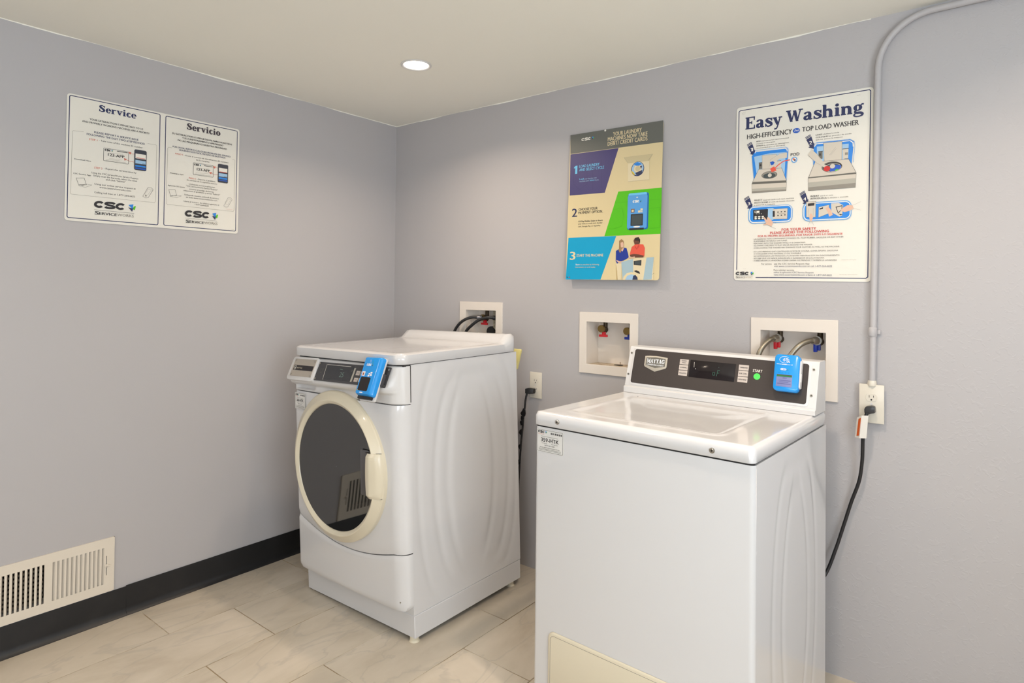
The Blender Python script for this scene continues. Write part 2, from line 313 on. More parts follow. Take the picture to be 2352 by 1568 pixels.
class Art:
    """flat print on a plane: o + u*x + v*y + n*offset (metres)"""
    def __init__(s, o, u, v, n, base=.0004, step=.000012, scale=1.):
        s.o, s.u, s.v, s.n = Vector(o), Vector(u), Vector(v), Vector(n); s.k = base; s.step = step; s.sc = scale
        s.bm = {}; s.mats = []; s.part = 'print'; s.zone = None
    def _p(s, pts, c):
        k = s.part if s.zone is None else s.part + '|%d' % s.cz
        if k not in s.bm: s.bm[k] = (bmesh.new(), [])
        bm, cols = s.bm[k]
        if c not in cols: cols.append(c)
        try: f = bm.faces.new([bm.verts.new(s.o + s.u * (x * s.sc) + s.v * (y * s.sc) + s.n * s.k) for x, y in pts])
        except ValueError: return
        f.material_index = cols.index(c)
    def poly(s, c, pts): s._p(pts, c); s.k += s.step
    def ell(s, c, x, y, rx, ry, n=28): s.poly(c, [(x + rx * math.cos(2 * PI * i / n), y + ry * math.sin(2 * PI * i / n)) for i in range(n)])
    def line(s, c, w, pts):
        P = [Vector(p) for p in pts]
        for a, b in zip(P, P[1:]):
            d = b - a
            if d.length < 1e-9: continue
            d.normalize(); n = Vector((-d.y, d.x)) * w / 2; a2, b2 = a - d * w * .3, b + d * w * .3
            s._p([tuple(a2 + n), tuple(a2 - n), tuple(b2 - n), tuple(b2 + n)], c); s.k += 1e-6
        s.k += s.step
    def brush(s, c, path, M):
        raw = path[0] == 'raw'; P = path[1] if raw else ([tuple(q) for q in catmull(path, 6)] if len(path) > 3 else path)
        L, R = [], []
        for i, (x, y, w_) in enumerate(P):
            w_ *= 1.13; a, b = P[max(i - 1, 0)], P[min(i + 1, len(P) - 1)]; dx, dy = b[0] - a[0], b[1] - a[1]; l = math.hypot(dx, dy) or 1
            if len(P) == 2 and abs(dx) > .01 and abs(dy) > .3:     # slanted stroke: cut level, width measured along x
                nx, ny = -w_ / 2, 0
            else: nx, ny = -dy / l * w_ / 2, dx / l * w_ / 2
            L.append(M(x + nx, y + ny)); R.append(M(x - nx, y - ny))
        for i in range(len(P) - 1): s._p([L[i], R[i], R[i + 1], L[i + 1]], c); s.k += 1.5e-6
    def serif(s, c, txt, x, y, w, h):
        tot = sum(SER[ch][0] for ch in txt); cx = 0; kx = w / tot
        for ch in txt:
            for st in SER[ch][1]: s.brush(c, st, lambda a, b, cx=cx: (x + (cx + a) * kx, y + b * h))
            cx += SER[ch][0]
        s.k += s.step
    def text(s, c, txt, x, y, w, h, style=''):
        if 'e' in style: return s.serif(c, txt, x, y, w, h)
        if txt == '1':
            return s.poly(c, [(x + w * .35, y), (x + w, y), (x + w, y + h), (x + w * .45, y + h), (x, y + h * .84), (x, y + h * .68), (x + w * .35, y + h * .74)])
        P, a, b, cap = font_polys(txt, 0, 'i' in style)
        kx = w / max(b - a, 1e-6); ky = h / cap
        for sh in ((-.018, .018) if 'b' in style else (0,)):     # bold: the letter printed twice, a hair apart
            for p in P: s._p([(x + (q[0] - a + sh) * kx, y + q[1] * ky) for q in p], c)
            s.k += 2e-6
        s.k += s.step
    def csc(s, c, x, y, w, h):
        # round heavy wordmark followed by the folded arrow mark
        lw = w * .79; t = h * .31
        for i, ch in enumerate('CSC'):
            cx = x + lw * (.155 + .325 * i); rx, ry = lw * .155, h / 2; sh = .12
            def pt(a, r): return (cx + (rx - r * 1.1) * math.cos(a) + sh * h * math.sin(a) * .5, y + h / 2 + (ry - r) * math.sin(a))
            if ch == 'C':
                A = [math.radians(38 + (322 - 38) * k / 18) for k in range(19)]
                for a, b in zip(A, A[1:]): s._p([pt(a, 0), pt(b, 0), pt(b, t), pt(a, t)], c)
            else:
                pth = [(.92, .74), (.75, .88), (.40, .88), (.12, .82), (.08, .66), (.30, .55), (.70, .46), (.92, .34), (.86, .18), (.60, .12), (.25, .12), (.06, .26)]
                pth = [(a, b, .25) for a, b in pth]
                s.brush(c, pth, lambda a, b: (cx - rx + a * 2 * rx + (b - .5) * sh * h, y + b * h))
        s.k += s.step
        ax = x + w * .83; aw = w * .17
        s.poly('n', [(ax - aw * .02, y + h * .50), (ax + aw * .42, y + h * .42), (ax + aw * .74, y + h * .55), (ax + aw * .56, y - h * .10)])
        s.poly('sb', [(ax, y + h * .86), (ax + aw * .74, y + h * 1.02), (ax + aw * .60, y + h * .30), (ax + aw * .32, y + h * .55)])
        s.poly('gr', [(ax + aw * .80, y + h * .72), (ax + aw * 1.10, y + h * .78), (ax + aw * .94, y + h * .18), (ax + aw * .66, y + h * .28)])
    def run(s, ops, q=1e-4):
        for op in ops:
            t = op[0]
            if s.zone: i_ = {'T': 2, 'P': 2, 'L': 3, 'E': 2, 'R': 2, 'C': 1}[t]; s.cz = s.zone(op[i_] * q, op[i_ + 1] * q)
            if t == 'T':
                s.part = 'heading' if 'e' in op[7] else 'lettering'
                s.text(op[6], op[1], op[2] * q, op[3] * q, op[4] * q, op[5] * q, op[7])
            elif t == 'P': s.part = 'illustration'; s.poly(op[1], [(op[i] * q, op[i + 1] * q) for i in range(2, len(op), 2)])
            elif t == 'L':
                s.part = 'border' if op[1] == 'n' and op[2] == 30 else 'illustration'
                s.line(op[1], op[2] * q, [(op[i] * q, op[i + 1] * q) for i in range(3, len(op), 2)])
            elif t == 'E': s.part = 'illustration'; s.ell(op[1], *[v * q for v in op[2:6]])
            elif t == 'R':
                x0, y0, x1, y1 = [v * q for v in op[2:6]]; r = op[6] * q; wd = op[7] * q
                P = rrect(x0, y0, x1, y1, r)
                if wd: s.part = 'border' if op[7] == 30 else 'illustration'; s.line(op[1], wd, P + P[:1])
                else: s.part = 'illustration'; s.poly(op[1], P)
            elif t == 'C': s.part = 'logo'; s.csc(op[5], *[v * q for v in op[1:5]])
    def done(s, parent, names=None, M=None, rough=.4):
        out = []
        for k, (bm, cols) in s.bm.items():
            ms = [mat('ink_' + c, INK[c], rough) for c in cols]
            out.append(obj(k.split('|')[0], bm, ms, parent, M))
        return out

# ------------------------------------------------------------------ artwork of the three wall signs (units: 0.1 mm on the sign, origin bottom left)
SERVICE_ART=[["R","n",85,112,3318,4744,60,30],
["R","n",3546,120,6675,4730,60,30],
["T","Service",1058,4357,1350,260,"n","e"],
["T","YOUR SATISFACTION IS IMPORTANT TO US",757,3946,1912,71,"k","b"],
["T","AND PROPERLY WORKING MACHINES ARE A PRIORITY",507,3819,2415,70,"k","b"],
["T","PLEASE REPORT A SERVICE ISSUE",918,3473,1586,74,"n","b"],
["T","FOLLOWING THE EASY TWO-STEP METHOD",672,3353,2072,75,"n","b"],
["T","STEP 1",751,3173,281,67,"r","b"],
["T","- Take note of the machine ID number",1089,3192,1577,63,"k",""],
["L","g",8,563,3450,222,3425,201,3379,181,1029,218,1006,3166,1027,3202,1082,3207,3407,3172,3434,2854,3434],
["T","STEP 2",947,2102,278,67,"r","b"],
["T","- Report the service issue by:",1275,2125,1186,64,"k",""],
["T","Using the CSC ServiceWorks Service Request",854,1896,1671,64,"k",""],
["T","Simply scan the barcode, select the issue",923,1795,1563,63,"k",""],
["T","and click \"Submit\"",1352,1695,702,65,"k",""],
["T","Using our online service request at",964,1472,1471,64,"k",""],
["T","www.cscserviceworks.com",1141,1362,1125,65,"k",""],
["T","Calling toll free at 1-877-264-6622",968,1148,1450,64,"k",""],
["T","Download Here",283,2340,549,47,"k","b"],
["T","CSC Service App",258,1787,581,47,"k","b"],
["R","k",1256,2461,2149,2959,25,12],
["C",1291,2853,287,80,"k"],
["R","k",1725,2901,2113,2926,0,0],
["T","123-APP",1412,2670,583,108,"k","b"],
["L","g",5,1424,2789,1940,2822],
["L","g",5,1459,2579,1901,2588],
["L","g",6,1332,2525,1827,2547],
["L","g",8,1332,2477,2051,2502],
["L","r",14,2374,2580,2202,2589,2033,2634],
["P","r",1977,2674,2082,2659,2014,2574],
["L","r",12,2529,2800,2356,2902,2223,2904],
["P","r",2128,2953,2250,2958,2204,2855],
["R","p",2357,2273,2823,3108,60,0],
["R","w",2402,2749,2797,2943,0,0],
["R","lb",2401,2541,2797,2683,0,0],
["R","sb",2400,2411,2796,2477,0,0],
["R","bl",2400,2319,2796,2374,0,0],
["R","rd",2432,2765,2766,2784,5,0],
["R","n",2664,2551,2781,2565,0,0],
["L","k",10,349,1640,615,1679,696,1427,436,1399,349,1640],
["P","g",436,1399,696,1435,564,1377],
["L","k",6,436,1379,696,1455,879,1444,650,1318,436,1371],
["L","k",9,2896,1613,3035,1624,3099,1548,2915,1204,2808,1182,2706,1232,2896,1613],
["L","g",5,2912,1553,3035,1548,2887,1297,2777,1325,2912,1553],
["E","g",2824,1268,32,29],
["C",964,585,1467,272,"k"],
["L","k",9,978,497,2392,499],
["T","S",998,318,143,128,"k","b"],
["T","ERVICE",1148,325,622,101,"k","b"],
["T","WORKS",1785,334,599,103,"g",""],
["T","Servicio",4399,4343,1487,277,"d","e"],
["T","SU SATISFACCION ES IMPORTANTE PARA NOSOTROS",3811,4023,2604,69,"k","b"],
["T","Y EL FUNCIONAMIENTO APROPIADO",4221,3901,1796,69,"k","b"],
["T","DE LAS MAQUINAS ES NUESTRA PRIORIDAD",4040,3770,2150,68,"k","b"],
["T","POR FAVOR, REPORTE CUALQUIER PROBLEMA DEL SERVICIO,",3839,3461,2536,64,"n","b"],
["T","SIGUIENDO ESTE FACIL METODO DE DOS PASOS",4107,3363,2014,65,"n","b"],
["T","PASO 1",3956,3181,303,60,"r","b"],
["T","- Anote el numero de identificacion (ID number)",4301,3175,1962,56,"k",""],
["T","de la maquina",4824,3064,582,57,"k",""],
["L","g",8,3802,3430,3674,3429,3633,3379,3630,1047,3671,1009,6534,1012,6572,1063,6580,3357,6537,3386,6451,3386],
["R","k",4715,2436,5584,2950,25,12],
["C",4745,2840,294,79,"k"],
["R","k",5173,2880,5546,2901,0,0],
["T","123-APP",4868,2636,575,105,"k","b"],
["L","g",5,4855,2740,5388,2779],
["L","g",5,4811,2526,5389,2560],
["L","g",8,4789,2469,5502,2482],
["L","r",12,5799,2581,5616,2567,5479,2627],
["P","r",5397,2642,5533,2653,5479,2555],
["L","r",10,5983,2781,5821,2878,5660,2898],
["P","r",5560,2927,5697,2931,5642,2832],
["R","p",5797,2251,6262,3082,50,0],
["R","w",5835,2727,6227,2908,0,0],
["R","lb",5836,2521,6228,2668,0,0],
["R","sb",5836,2407,6228,2487,0,0],
["R","bl",5836,2329,6229,2373,0,0],
["R","rd",5863,2714,6199,2740,5,0],
["R","n",6078,2529,6218,2545,0,0],
["T","PASO 2",4537,2224,283,62,"r","b"],
["T","- Reporte el problema",4877,2230,808,58,"k",""],
["T","de servicio de la siguiente manera",4438,2132,1330,57,"k",""],
["T","Utilizando nuestra aplicacion",4542,1966,1130,57,"k",""],
["T","\"CSC ServiceWorks Service Request\"",4421,1871,1380,57,"k",""],
["T","escanea el codigo de barras,",4559,1754,1077,57,"k",""],
["T","seleccione el problema y enviar \"Submit\"",4318,1661,1586,57,"k",""],
["T","Utilizando nuestra solicitud de servicio",4357,1484,1501,57,"k",""],
["T","en linea www.cscserviceworks.com",4430,1386,1354,57,"k",""],
["T","Llame al numero de telefono gratuito al",4335,1200,1538,57,"k",""],
["T","1-877-264-6622",4804,1106,606,58,"k",""],
["T","Descargue Aqui",3747,2335,546,48,"k","b"],
["T","Aplicacion CSC Service",3672,1797,689,47,"k","b"],
["L","k",9,3713,1646,3963,1671,4038,1430,3779,1388,3713,1646],
["L","k",6,3779,1367,4038,1447,4229,1436,4038,1334,3779,1362],
["L","k",8,6279,1611,6412,1618,6474,1542,6280,1187,6177,1167,6092,1221,6279,1611],
["L","g",5,6298,1549,6412,1544,6270,1288,6167,1312,6298,1549],
["C",4391,575,1423,281,"k"],
["L","k",8,4400,501,5782,503],
["T","S",4439,309,147,132,"k","b"],
["T","ERVICE",4595,317,618,102,"k","b"],
["T","WORKS",5227,327,588,103,"g",""],
["L","or",4,6200,1086,6500,1092],
["L","g",5,6466,179,6586,180]]
POSTER_ART=[["P","gd",-5,6640,4569,6641,4586,5738,28,5764],
["P","pu",29,5744,2515,5735,1898,3832,62,3843],
["P","gr",2567,3828,4593,3832,4596,1915,1950,1911],
["P","cy",79,1902,2538,1901,1823,10,-2,0],
["C",599,6290,658,127,"w"],
["T","YOUR LAUNDRY",2222,6300,1377,171,"c","b"],
["T","MACHINES NOW TAKE",1971,6100,1899,173,"c","b"],
["T","DEBIT/ CREDIT CARDS",1973,5896,1904,173,"c","b"],
["L","pu2",14,250,4972,242,4360,581,4077,983,4295,913,5408],
["L","pu2",14,1234,5321,1281,4020],
["L","pu2",14,1688,5320,1721,4083],
["T","1",255,4815,180,369,"cb","b"],
["T","LOAD LAUNDRY",538,5072,1047,122,"cb","b"],
["T","AND SELECT CYCLE",544,4912,1277,122,"cb","b"],
["T","Load",564,4517,224,71,"cb","b"],
["T","your laundry into",818,4512,645,60,"lb",""],
["T","machine and",568,4416,486,61,"lb",""],
["T","Select",1106,4416,253,70,"cb","b"],
["T","Cycle.",1382,4408,204,60,"lb",""],
["T","2",232,2851,263,369,"n","b"],
["T","CHOOSE YOUR",574,3114,985,112,"k","b"],
["T","PAYMENT OPTION.",574,2961,1255,112,"k","b"],
["T","CSCPay Mobile, Swipe or Insert",570,2591,1272,66,"k","b"],
["T","your debit or credit card, laundry",574,2486,1255,61,"k",""],
["T","card, Google Pay, or ApplePay",578,2365,1160,61,"k",""],
["T","3",201,898,276,359,"c","b"],
["T","START THE MACHINE",550,1027,1371,112,"c","b"],
["T","Start",511,644,219,66,"w","b"],
["T","the machine by following",754,644,979,61,"c",""],
["T","instructions on card reader.",503,532,1064,61,"c",""],
["L","gr2",12,2422,3344,4561,3360],
["L","gr2",12,2323,3058,2781,3079,2873,2736,2782,2308,2353,2205,2160,2237],
["L","gr2",12,4053,2999,4548,3015],
["L","gr2",12,4082,2157,4567,2184,4548,3015],
["P","t1",2793,5291,4148,5284,3973,5006,3005,5004],
["P","c2",2994,5005,3993,5013,4021,4216,3022,4222],
["L","g",5,3022,4222,4021,4216],
["L","g",6,2793,5291,2977,5040],
["L","g",6,4133,5286,3957,5040],
["L","t2",5,2793,5291,4148,5284],
["E","n",3468,4726,303,314],
["E","lb",3468,4740,272,285],
["P","ye",3185,4674,3281,4593,3364,4466,3285,4493,3198,4578],
["E","c2",3473,4740,185,180],
["E","t1",3473,4740,114,114],
["P","sb",3269,4951,3458,5016,3657,4919,3531,4852,3386,4867],
["P","n2",3360,4562,3691,4661,3670,4531,3520,4442,3399,4482],
["P","n",3573,4833,3675,4841,3628,4700],
["R","db",3052,2137,4023,3684,90,0],
["R","cb2",3077,3522,3934,3701,60,0],
["R","sb2",3044,2186,3961,3613,80,0],
["C",3280,3288,408,105,"w"],
["R","br",3206,2866,3379,3028,5,0],
["R","c",3244,2901,3341,2988,0,0],
["R","c",3546,2854,3663,2946,5,0],
["R","c",3657,2933,3762,3024,5,0],
["R","c",3681,2858,3754,2909,0,0],
["R","k",3209,2302,3779,2804,25,0],
["R","g3",3252,2341,3737,2754,10,0],
["E","w",3498,2257,155,34],
["R","k",3156,2121,3831,2205,0,0],
["E","w",3485,3508,42,24],
["P","sk2",3374,1664,3432,1781,3612,1799,3686,1608,3625,1444,3508,1400,3443,1472],
["P","hr2",3425,1710,3458,1794,3612,1813,3683,1702,3672,1561,3617,1657,3447,1671],
["L","w",5,3470,1462,3557,1479],
["P","co",3221,1120,3300,1404,3468,1510,3622,1515,3827,1501,3909,1344,3896,992,3461,969,3252,1000],
["P","co2",3443,1472,3530,1352,3623,1506,3662,1420,3533,1281,3447,1377],
["P","sk2",3223,1072,3404,1103,3638,1080,3869,1030,3847,955,3462,950,3241,1000],
["P","bd",2784,740,2571,669,2622,10,2837,12,2827,740],
["P","c2",2570,717,2849,716,2831,12,2676,10,2636,378],
["P","hr",2687,1200,2697,1683,2802,1753,2900,1678,2928,1485,2846,1246,2780,1160],
["P","sk",2764,1595,2859,1640,2916,1533,2909,1437,2842,1381,2781,1416],
["L","w",4,2813,1439,2887,1457],
["P","bl2",2555,815,2550,1251,2683,1321,2845,1270,2921,1389,3055,1362,3143,1097,3175,953,2941,836,2729,789,2624,693],
["P","sk",2792,1271,2869,1366,2943,1364,2874,1221],
["P","hr",2674,1273,2716,1441,2815,1381,2800,1198,2748,1161],
["P","sk",2564,863,2728,813,2943,787,2812,716,2649,765],
["P","sk",3148,963,3460,997,3462,940,3176,915],
["P","c2",3203,895,4324,963,4332,20,2944,4],
["P","lb2",2826,764,3385,903,3407,285,2917,18],
["P","lb2",3999,944,4334,959,4257,33,3879,15],
["P","k",3415,808,3774,843,3767,607,3420,646],
["P","g3",3457,789,3744,815,3735,645,3461,675],
["P","c",2928,9,2955,139,3093,284,3317,342,3547,286,3696,154,3742,18],
["P","lb",3034,10,3123,178,3320,247,3488,200,3572,16],
["P","n2",3380,14,3411,181,3513,215,3605,121,3629,17],
["P","k",3430,380,3542,418,3689,357,3733,263,3614,286],
["L","k",8,4289,243,4357,290],
["E","n",79,104,30,20],
["E","rd",200,105,31,20],
["E","w",1832,6597,50,40]]
EASY_ART=[["L","n",30,101,413,94,6473,144,6517,4503,6553,4544,6510,4537,167,4478,122,823,118],
["T","Easy",322,5759,1346,459,"n","e"],
["T","Washing",1812,5804,2548,441,"n","e"],
["T","HIGH-EFFICIENCY",414,5378,1613,178,"k","b"],
["T","TOP LOAD WASHER",2375,5402,1821,169,"k","b"],
["E","bl",2180,5471,122,92],
["T","he",2108,5440,167,88,"w","i"],
["T","ADD",759,5227,159,45,"k","b"],
["T","manufacturer recommended",949,5229,970,36,"k",""],
["T","amount of detergent",755,5147,690,37,"k",""],
["T","AÑADA",757,5058,268,44,"k","b"],
["T","la cantidad de detergente",1050,5056,872,37,"k",""],
["T","recomendada por el fabricante",754,4979,1045,37,"k",""],
["T","LOAD",2836,5199,209,47,"k","b"],
["T","clothes loosely",3076,5204,516,37,"k",""],
["T","COLOQUE",2838,5109,388,47,"k","b"],
["T","las prendas de modo",3253,5113,726,36,"k",""],
["T","que no sature la maquina",2839,5031,866,37,"k",""],
["P","n",409,5167,582,5260,593,5240,419,5147],
["P","n",425,5128,598,5221,606,5199,436,5106],
["P","n",447,5084,619,5179,702,4924,727,4937,706,4736,520,4808,576,4833],
["T","1",554,4904,92,126,"w","b"],
["P","n",2486,5178,2655,5273,2665,5253,2497,5157],
["P","n",2502,5138,2670,5233,2678,5211,2513,5115],
["P","n",2523,5092,2691,5190,2770,4929,2794,4943,2773,4737,2593,4810,2647,4836],
["T","2",2626,4908,90,120,"w","b"],
["T","POD",1998,4559,299,107,"k","b"],
["P","sb",716,4865,761,4887,1825,4889,1903,4834,1904,4758,1848,3651,709,3740,612,4714],
["P","lb",689,4680,1266,4750,1828,4729,1795,3908,807,3914],
["L","w",28,724,4820,736,4871,1801,4871,1869,4825,1875,4761],
["L","sb2",10,723,4899,786,4923,1812,4921,1897,4873,1913,4783,1871,3699],
["L","sb2",10,606,4715,687,3820],
["P","c3",985,4702,1501,4687,1536,4160,1004,4143],
["L","g",8,996,4144,985,4702,1501,4687,1535,4568],
["P","g2",867,4428,985,4430,990,4196,872,4194],
["L","k",16,867,4433,990,4437],
["P","c3",1530,4441,1669,4440,1670,4135,1553,4132],
["L","k",14,1530,4433,1664,4435],
["L","k",10,1553,4145,1665,4148],
["R","k",899,4302,963,4373,0,0],
["P","c3",1876,4711,1611,4688,1295,4515,1238,4289,1277,4209,1470,4396,1614,4509,1868,4509],
["L","g",5,1876,4711,1611,4688,1295,4515,1240,4212],
["P","bl",1273,4415,1371,4444,1441,4398,1398,4313,1312,4295],
["P","c3",865,4182,1694,4158,1867,3674,646,3719],
["L","k",9,646,3719,865,4182,1694,4158,1867,3674],
["P","g2",646,3732,1867,3687,1861,3637,634,3681],
["E","g2",1257,3941,284,141],
["E","g",1252,3949,259,121],
["E","g3",1258,3915,222,98],
["E","c3",1273,3927,69,72],
["P","g2",629,3681,1868,3637,1861,3599,630,3642],
["P","c3",630,3642,1868,3604,1863,3397,634,3433],
["P","g4",633,3472,1862,3448,1859,3317,636,3323],
["P","g",635,3381,1861,3359,1860,3309,637,3308],
["L","k",5,629,3681,1868,3637,1860,3309,637,3308,629,3681],
["L","rd2",34,1965,4428,1762,4405,1570,4284,1474,4191],
["P","rd2",1278,4170,1342,4036,1513,4085,1424,4246],
["L","rd2",22,1977,4427,1858,4421],
["E","sb2",2125,4415,102,108],
["E","w",2125,4415,71,76],
["E","or",2103,4435,36,45],
["E","n",2149,4400,28,35],
["P","sb",2776,4813,2877,4937,3938,4923,4057,4837,3994,4079,2777,4121],
["P","lb",2879,4801,3897,4784,3885,4185,2889,4233],
["L","w",28,2799,4810,2866,4902,3939,4880,4026,4805,4038,4672],
["L","sb2",10,2776,4862,2865,4951,3938,4935,4068,4848,4091,4690,4046,4122],
["L","sb2",10,2749,4420,2776,4170],
["P","c3",3093,4900,3690,4892,3689,4253,3126,4260],
["L","g2",10,3126,4260,3093,4900,3690,4892,3689,4253],
["L","g",5,3290,4451,3485,4709],
["L","g",5,3334,4458,3508,4658],
["P","g2",2932,4623,3068,4613,3072,4351,2937,4352],
["L","k",18,2932,4618,3075,4618],
["R","k",2963,4467,3010,4546,0,0],
["P","c3",3709,4624,3889,4617,3884,4257,3728,4261],
["L","k",20,3710,4617,3896,4616],
["R","g",3783,4402,3877,4484,0,0],
["L","k",14,3776,4268,3888,4269],
["P","c3",2831,4264,3905,4243,4136,3768,2623,3726],
["L","k",9,2623,3726,2831,4264,3905,4243,4136,3768],
["P","g2",2611,3727,4143,3761,4144,3708,2612,3678],
["E","g2",3374,4029,330,190],
["E","k",3396,4027,308,165],
["E","c3",3397,4002,281,146],
["E","g3",3403,4002,264,133],
["P","bl",3297,3987,3473,4092,3670,4062,3661,3954,3498,3884,3322,3863],
["P","gr",3475,3910,3563,3939,3585,3901,3498,3879],
["E","c3",3396,4051,84,78],
["P","c3",2709,4721,2895,4528,3058,4291,3139,4136,3319,4022,3208,3995,3095,4054,2889,4209,2586,4536],
["L","g",6,2709,4721,2895,4528,3000,4333],
["L","g",6,2586,4536,2889,4209,3027,4122],
["E","rd",3220,3982,106,98],
["P","c3",2612,3690,4144,3708,4129,3543,2615,3516],
["P","g4",2615,3541,4129,3567,4127,3377,2618,3343],
["P","g",2618,3368,4127,3401,4123,3247,2620,3244],
["L","k",5,2611,3727,4143,3744,4123,3247,2620,3244,2611,3727],
["P","n",340,3112,516,3215,527,3196,351,3093],
["P","n",357,3074,532,3177,541,3155,368,3052],
["P","n",379,3030,554,3136,637,2884,663,2898,641,2694,453,2756,510,2785],
["T","3",487,2857,94,115,"w","b"],
["P","n",2322,3160,2489,3263,2499,3244,2332,3141],
["P","n",2338,3122,2505,3225,2512,3203,2348,3100],
["P","n",2358,3078,2525,3184,2603,2930,2628,2945,2607,2741,2428,2803,2482,2832],
["T","4",2461,2904,89,110,"w","b"],
["T","SELECT",723,3000,302,53,"k","b"],
["T","desired cycle and start machine",1052,2998,1085,43,"k",""],
["T","SELECCIONE",725,2906,501,52,"k","b"],
["T","el ciclo de lavado deseado",1256,2910,897,43,"k",""],
["T","y encienda la maquina",722,2828,761,43,"k",""],
["T","INSERT",2695,3014,291,55,"k","b"],
["T","card or coin",3013,3018,414,40,"k",""],
["T","INTRODUZCA",2697,2924,528,54,"k","b"],
["T","la tarjeta o moneda",3262,2928,650,40,"k",""],
["R","sb2",516,2148,2094,2796,200,0],
["R","w",545,2172,2071,2778,180,0],
["R","sb",581,2207,2042,2752,140,0],
["R","lb",1185,2255,1454,2701,60,0],
["P","k",688,2668,1231,2671,1227,2280,701,2285],
["R","w",748,2549,923,2624,0,0],
["R","k",764,2564,819,2614,0,0],
["E","w",813,2516,11,15],
["E","w",873,2513,12,15],
["E","w",934,2511,11,14],
["E","w",994,2508,11,14],
["E","w",787,2398,47,27],
["E","w",917,2400,47,26],
["E","w",1047,2401,45,26],
["E","w",789,2332,46,26],
["E","w",919,2333,46,26],
["E","w",1048,2335,46,26],
["P","c3",1413,2654,1924,2663,1917,2270,1420,2286],
["L","k",6,1413,2654,1924,2663,1917,2270,1420,2286],
["P","k",1403,2585,1475,2588,1479,2370,1407,2369],
["R","k",1565,2520,1617,2555,0,0],
["R","k",1568,2394,1620,2429,0,0],
["R","k",1686,2524,1737,2559,0,0],
["R","k",1688,2398,1740,2433,0,0],
["R","k",1805,2527,1857,2562,0,0],
["R","k",1808,2402,1859,2437,0,0],
["L","k",8,1562,2472,1855,2486],
["P","sk",1066,2365,1111,2375,1205,2253,1203,2359,1260,2368,1318,2295,1422,2174,1369,2012,1231,2087,1060,2082,1173,2148],
["L","g",6,1422,2174,1524,2135],
["L","g",6,1346,2013,1528,1925],
["L","g",5,1066,2365,1172,2184,1060,2082,1231,2087,1392,1988],
["R","sb2",2442,2150,4014,2823,200,0],
["R","w",2470,2175,3990,2794,180,0],
["R","sb",2500,2206,3962,2765,150,0],
["P","c3",2558,2846,2874,2850,2873,2286,2568,2300],
["L","g2",10,2568,2300,2558,2846,2874,2850,2873,2286,2568,2300],
["P","k",2612,2786,2833,2796,2824,2701,2614,2695],
["L","g",6,2637,2603,2642,2330],
["L","g",6,2795,2606,2799,2346],
["P","sk",2682,2419,2745,2416,2800,2301,2750,2145,2697,2147,2663,2284],
["L","g",5,2697,2147,2626,1991],
["L","g",5,2750,2145,2826,1984],
["L","g",5,2667,2092,2804,2086],
["P","c3",2972,2635,3310,2697,3295,2391,2967,2267],
["L","k",6,2972,2635,3310,2697,3295,2391,2967,2267,2972,2635],
["P","k",2999,2589,3117,2627,3111,2567,3004,2543],
["P","sk",3189,2574,3270,2648,3353,2543,3438,2340,3317,2278,3274,2436],
["L","g",5,3438,2340,3571,2201],
["L","g",5,3317,2278,3319,2122],
["P","c3",3370,2743,3613,2747,3754,2655,3729,2304,3640,2264,3386,2431],
["P","k",3514,2613,3734,2656,3726,2524,3599,2365],
["P","c3",3545,2589,3711,2624,3706,2536,3608,2409],
["P","k",3599,2365,3759,2342,3679,2306],
["P","sk",3657,2484,3755,2567,3893,2647,4050,2628,4081,2528,3955,2447,3797,2411],
["L","g",5,3893,2647,4070,2638,4301,2744],
["L","g",5,4081,2528,4305,2452],
["L","g",5,3657,2484,3797,2411,3955,2447],
["T","FOR YOUR SAFETY",1731,1839,1171,88,"rd","b"],
["T","PLEASE AVOID THE FOLLOWING",1325,1734,1990,86,"rd","b"],
["T","POR SU PROPIA SEGURIDAD, POR FAVOR EVITE LO SIGUIENTE",887,1635,2866,64,"rd","b"],
["T","· LAUNDERING ITEMS CONTAINING COOKING OIL, FOAM RUBBER, GASOLINE OR ANY OTHER",694,1537,3087,46,"k",""],
["T","FLAMMABLE MATERIALS OR FUMES.",733,1457,1203,45,"k",""],
["T","· REACHING INTO THE WASHER WHILE IT IS OPERATING.",697,1373,1860,45,"k",""],
["T","· ALLOWING CHILDREN TO PLAY ON OR AROUND THE WASHER.",699,1291,2091,46,"k",""],
["T","· OVERLOADING THE WASHER MAY DAMAGE YOUR CLOTHES AS WELL AS THE MACHINE.",701,1203,2965,45,"k",""],
["T","· NO LAVE PRENDAS QUE CONTENGAN ACEITE DE COCINA, GOMA ESPUMA, GASOLINA",699,1064,2910,45,"k","i"],
["T","O CUALQUIER OTRO MATERIAL O GAS FLAMABLE.",743,984,1672,45,"k","i"],
["T","· NO INTRODUZCA LAS MANOS EN LA LAVADORA MIENTRAS ESTÁ EN FUNCIONAMIENTO.",703,898,2968,45,"k","i"],
["T","· NO DEJE QUE LOS NIÑOS JUEGUEN EN O ALREDEDOR DE LA LAVADORA.",705,812,2482,45,"k","i"],
["T","· SOBRECARGAR LA LAVADORA PODRÍA DAÑAR SUS PRENDAS Y TAMBIÉN LA LAVADORA.",707,728,2877,45,"k","i"],
["T","For service",1029,600,368,54,"k",""],
["T","use the CSC Service Request App",1483,601,1216,55,"k",""],
["T","visit www.cscserviceworks.com or call 1-877-264-6622",1485,512,1951,56,"n",""],
["T","Para solicitar servicio",1474,370,711,56,"k",""],
["T","utilice la aplicación CSC Service Request",1476,285,1365,56,"n",""],
["T","visite www.cscserviceworks.com o llame al 1-877-264-6622",1477,198,1954,56,"n",""],
["C",77,209,664,125,"k"],
["L","k",5,83,180,719,174],
["T","S",85,87,67,73,"k",""],
["T","ERVICE",157,88,270,53,"k",""],
["T","WORKS",438,91,271,52,"g5",""],
["T","Download Here / Descarga Aqui",3733,746,452,19,"g",""],
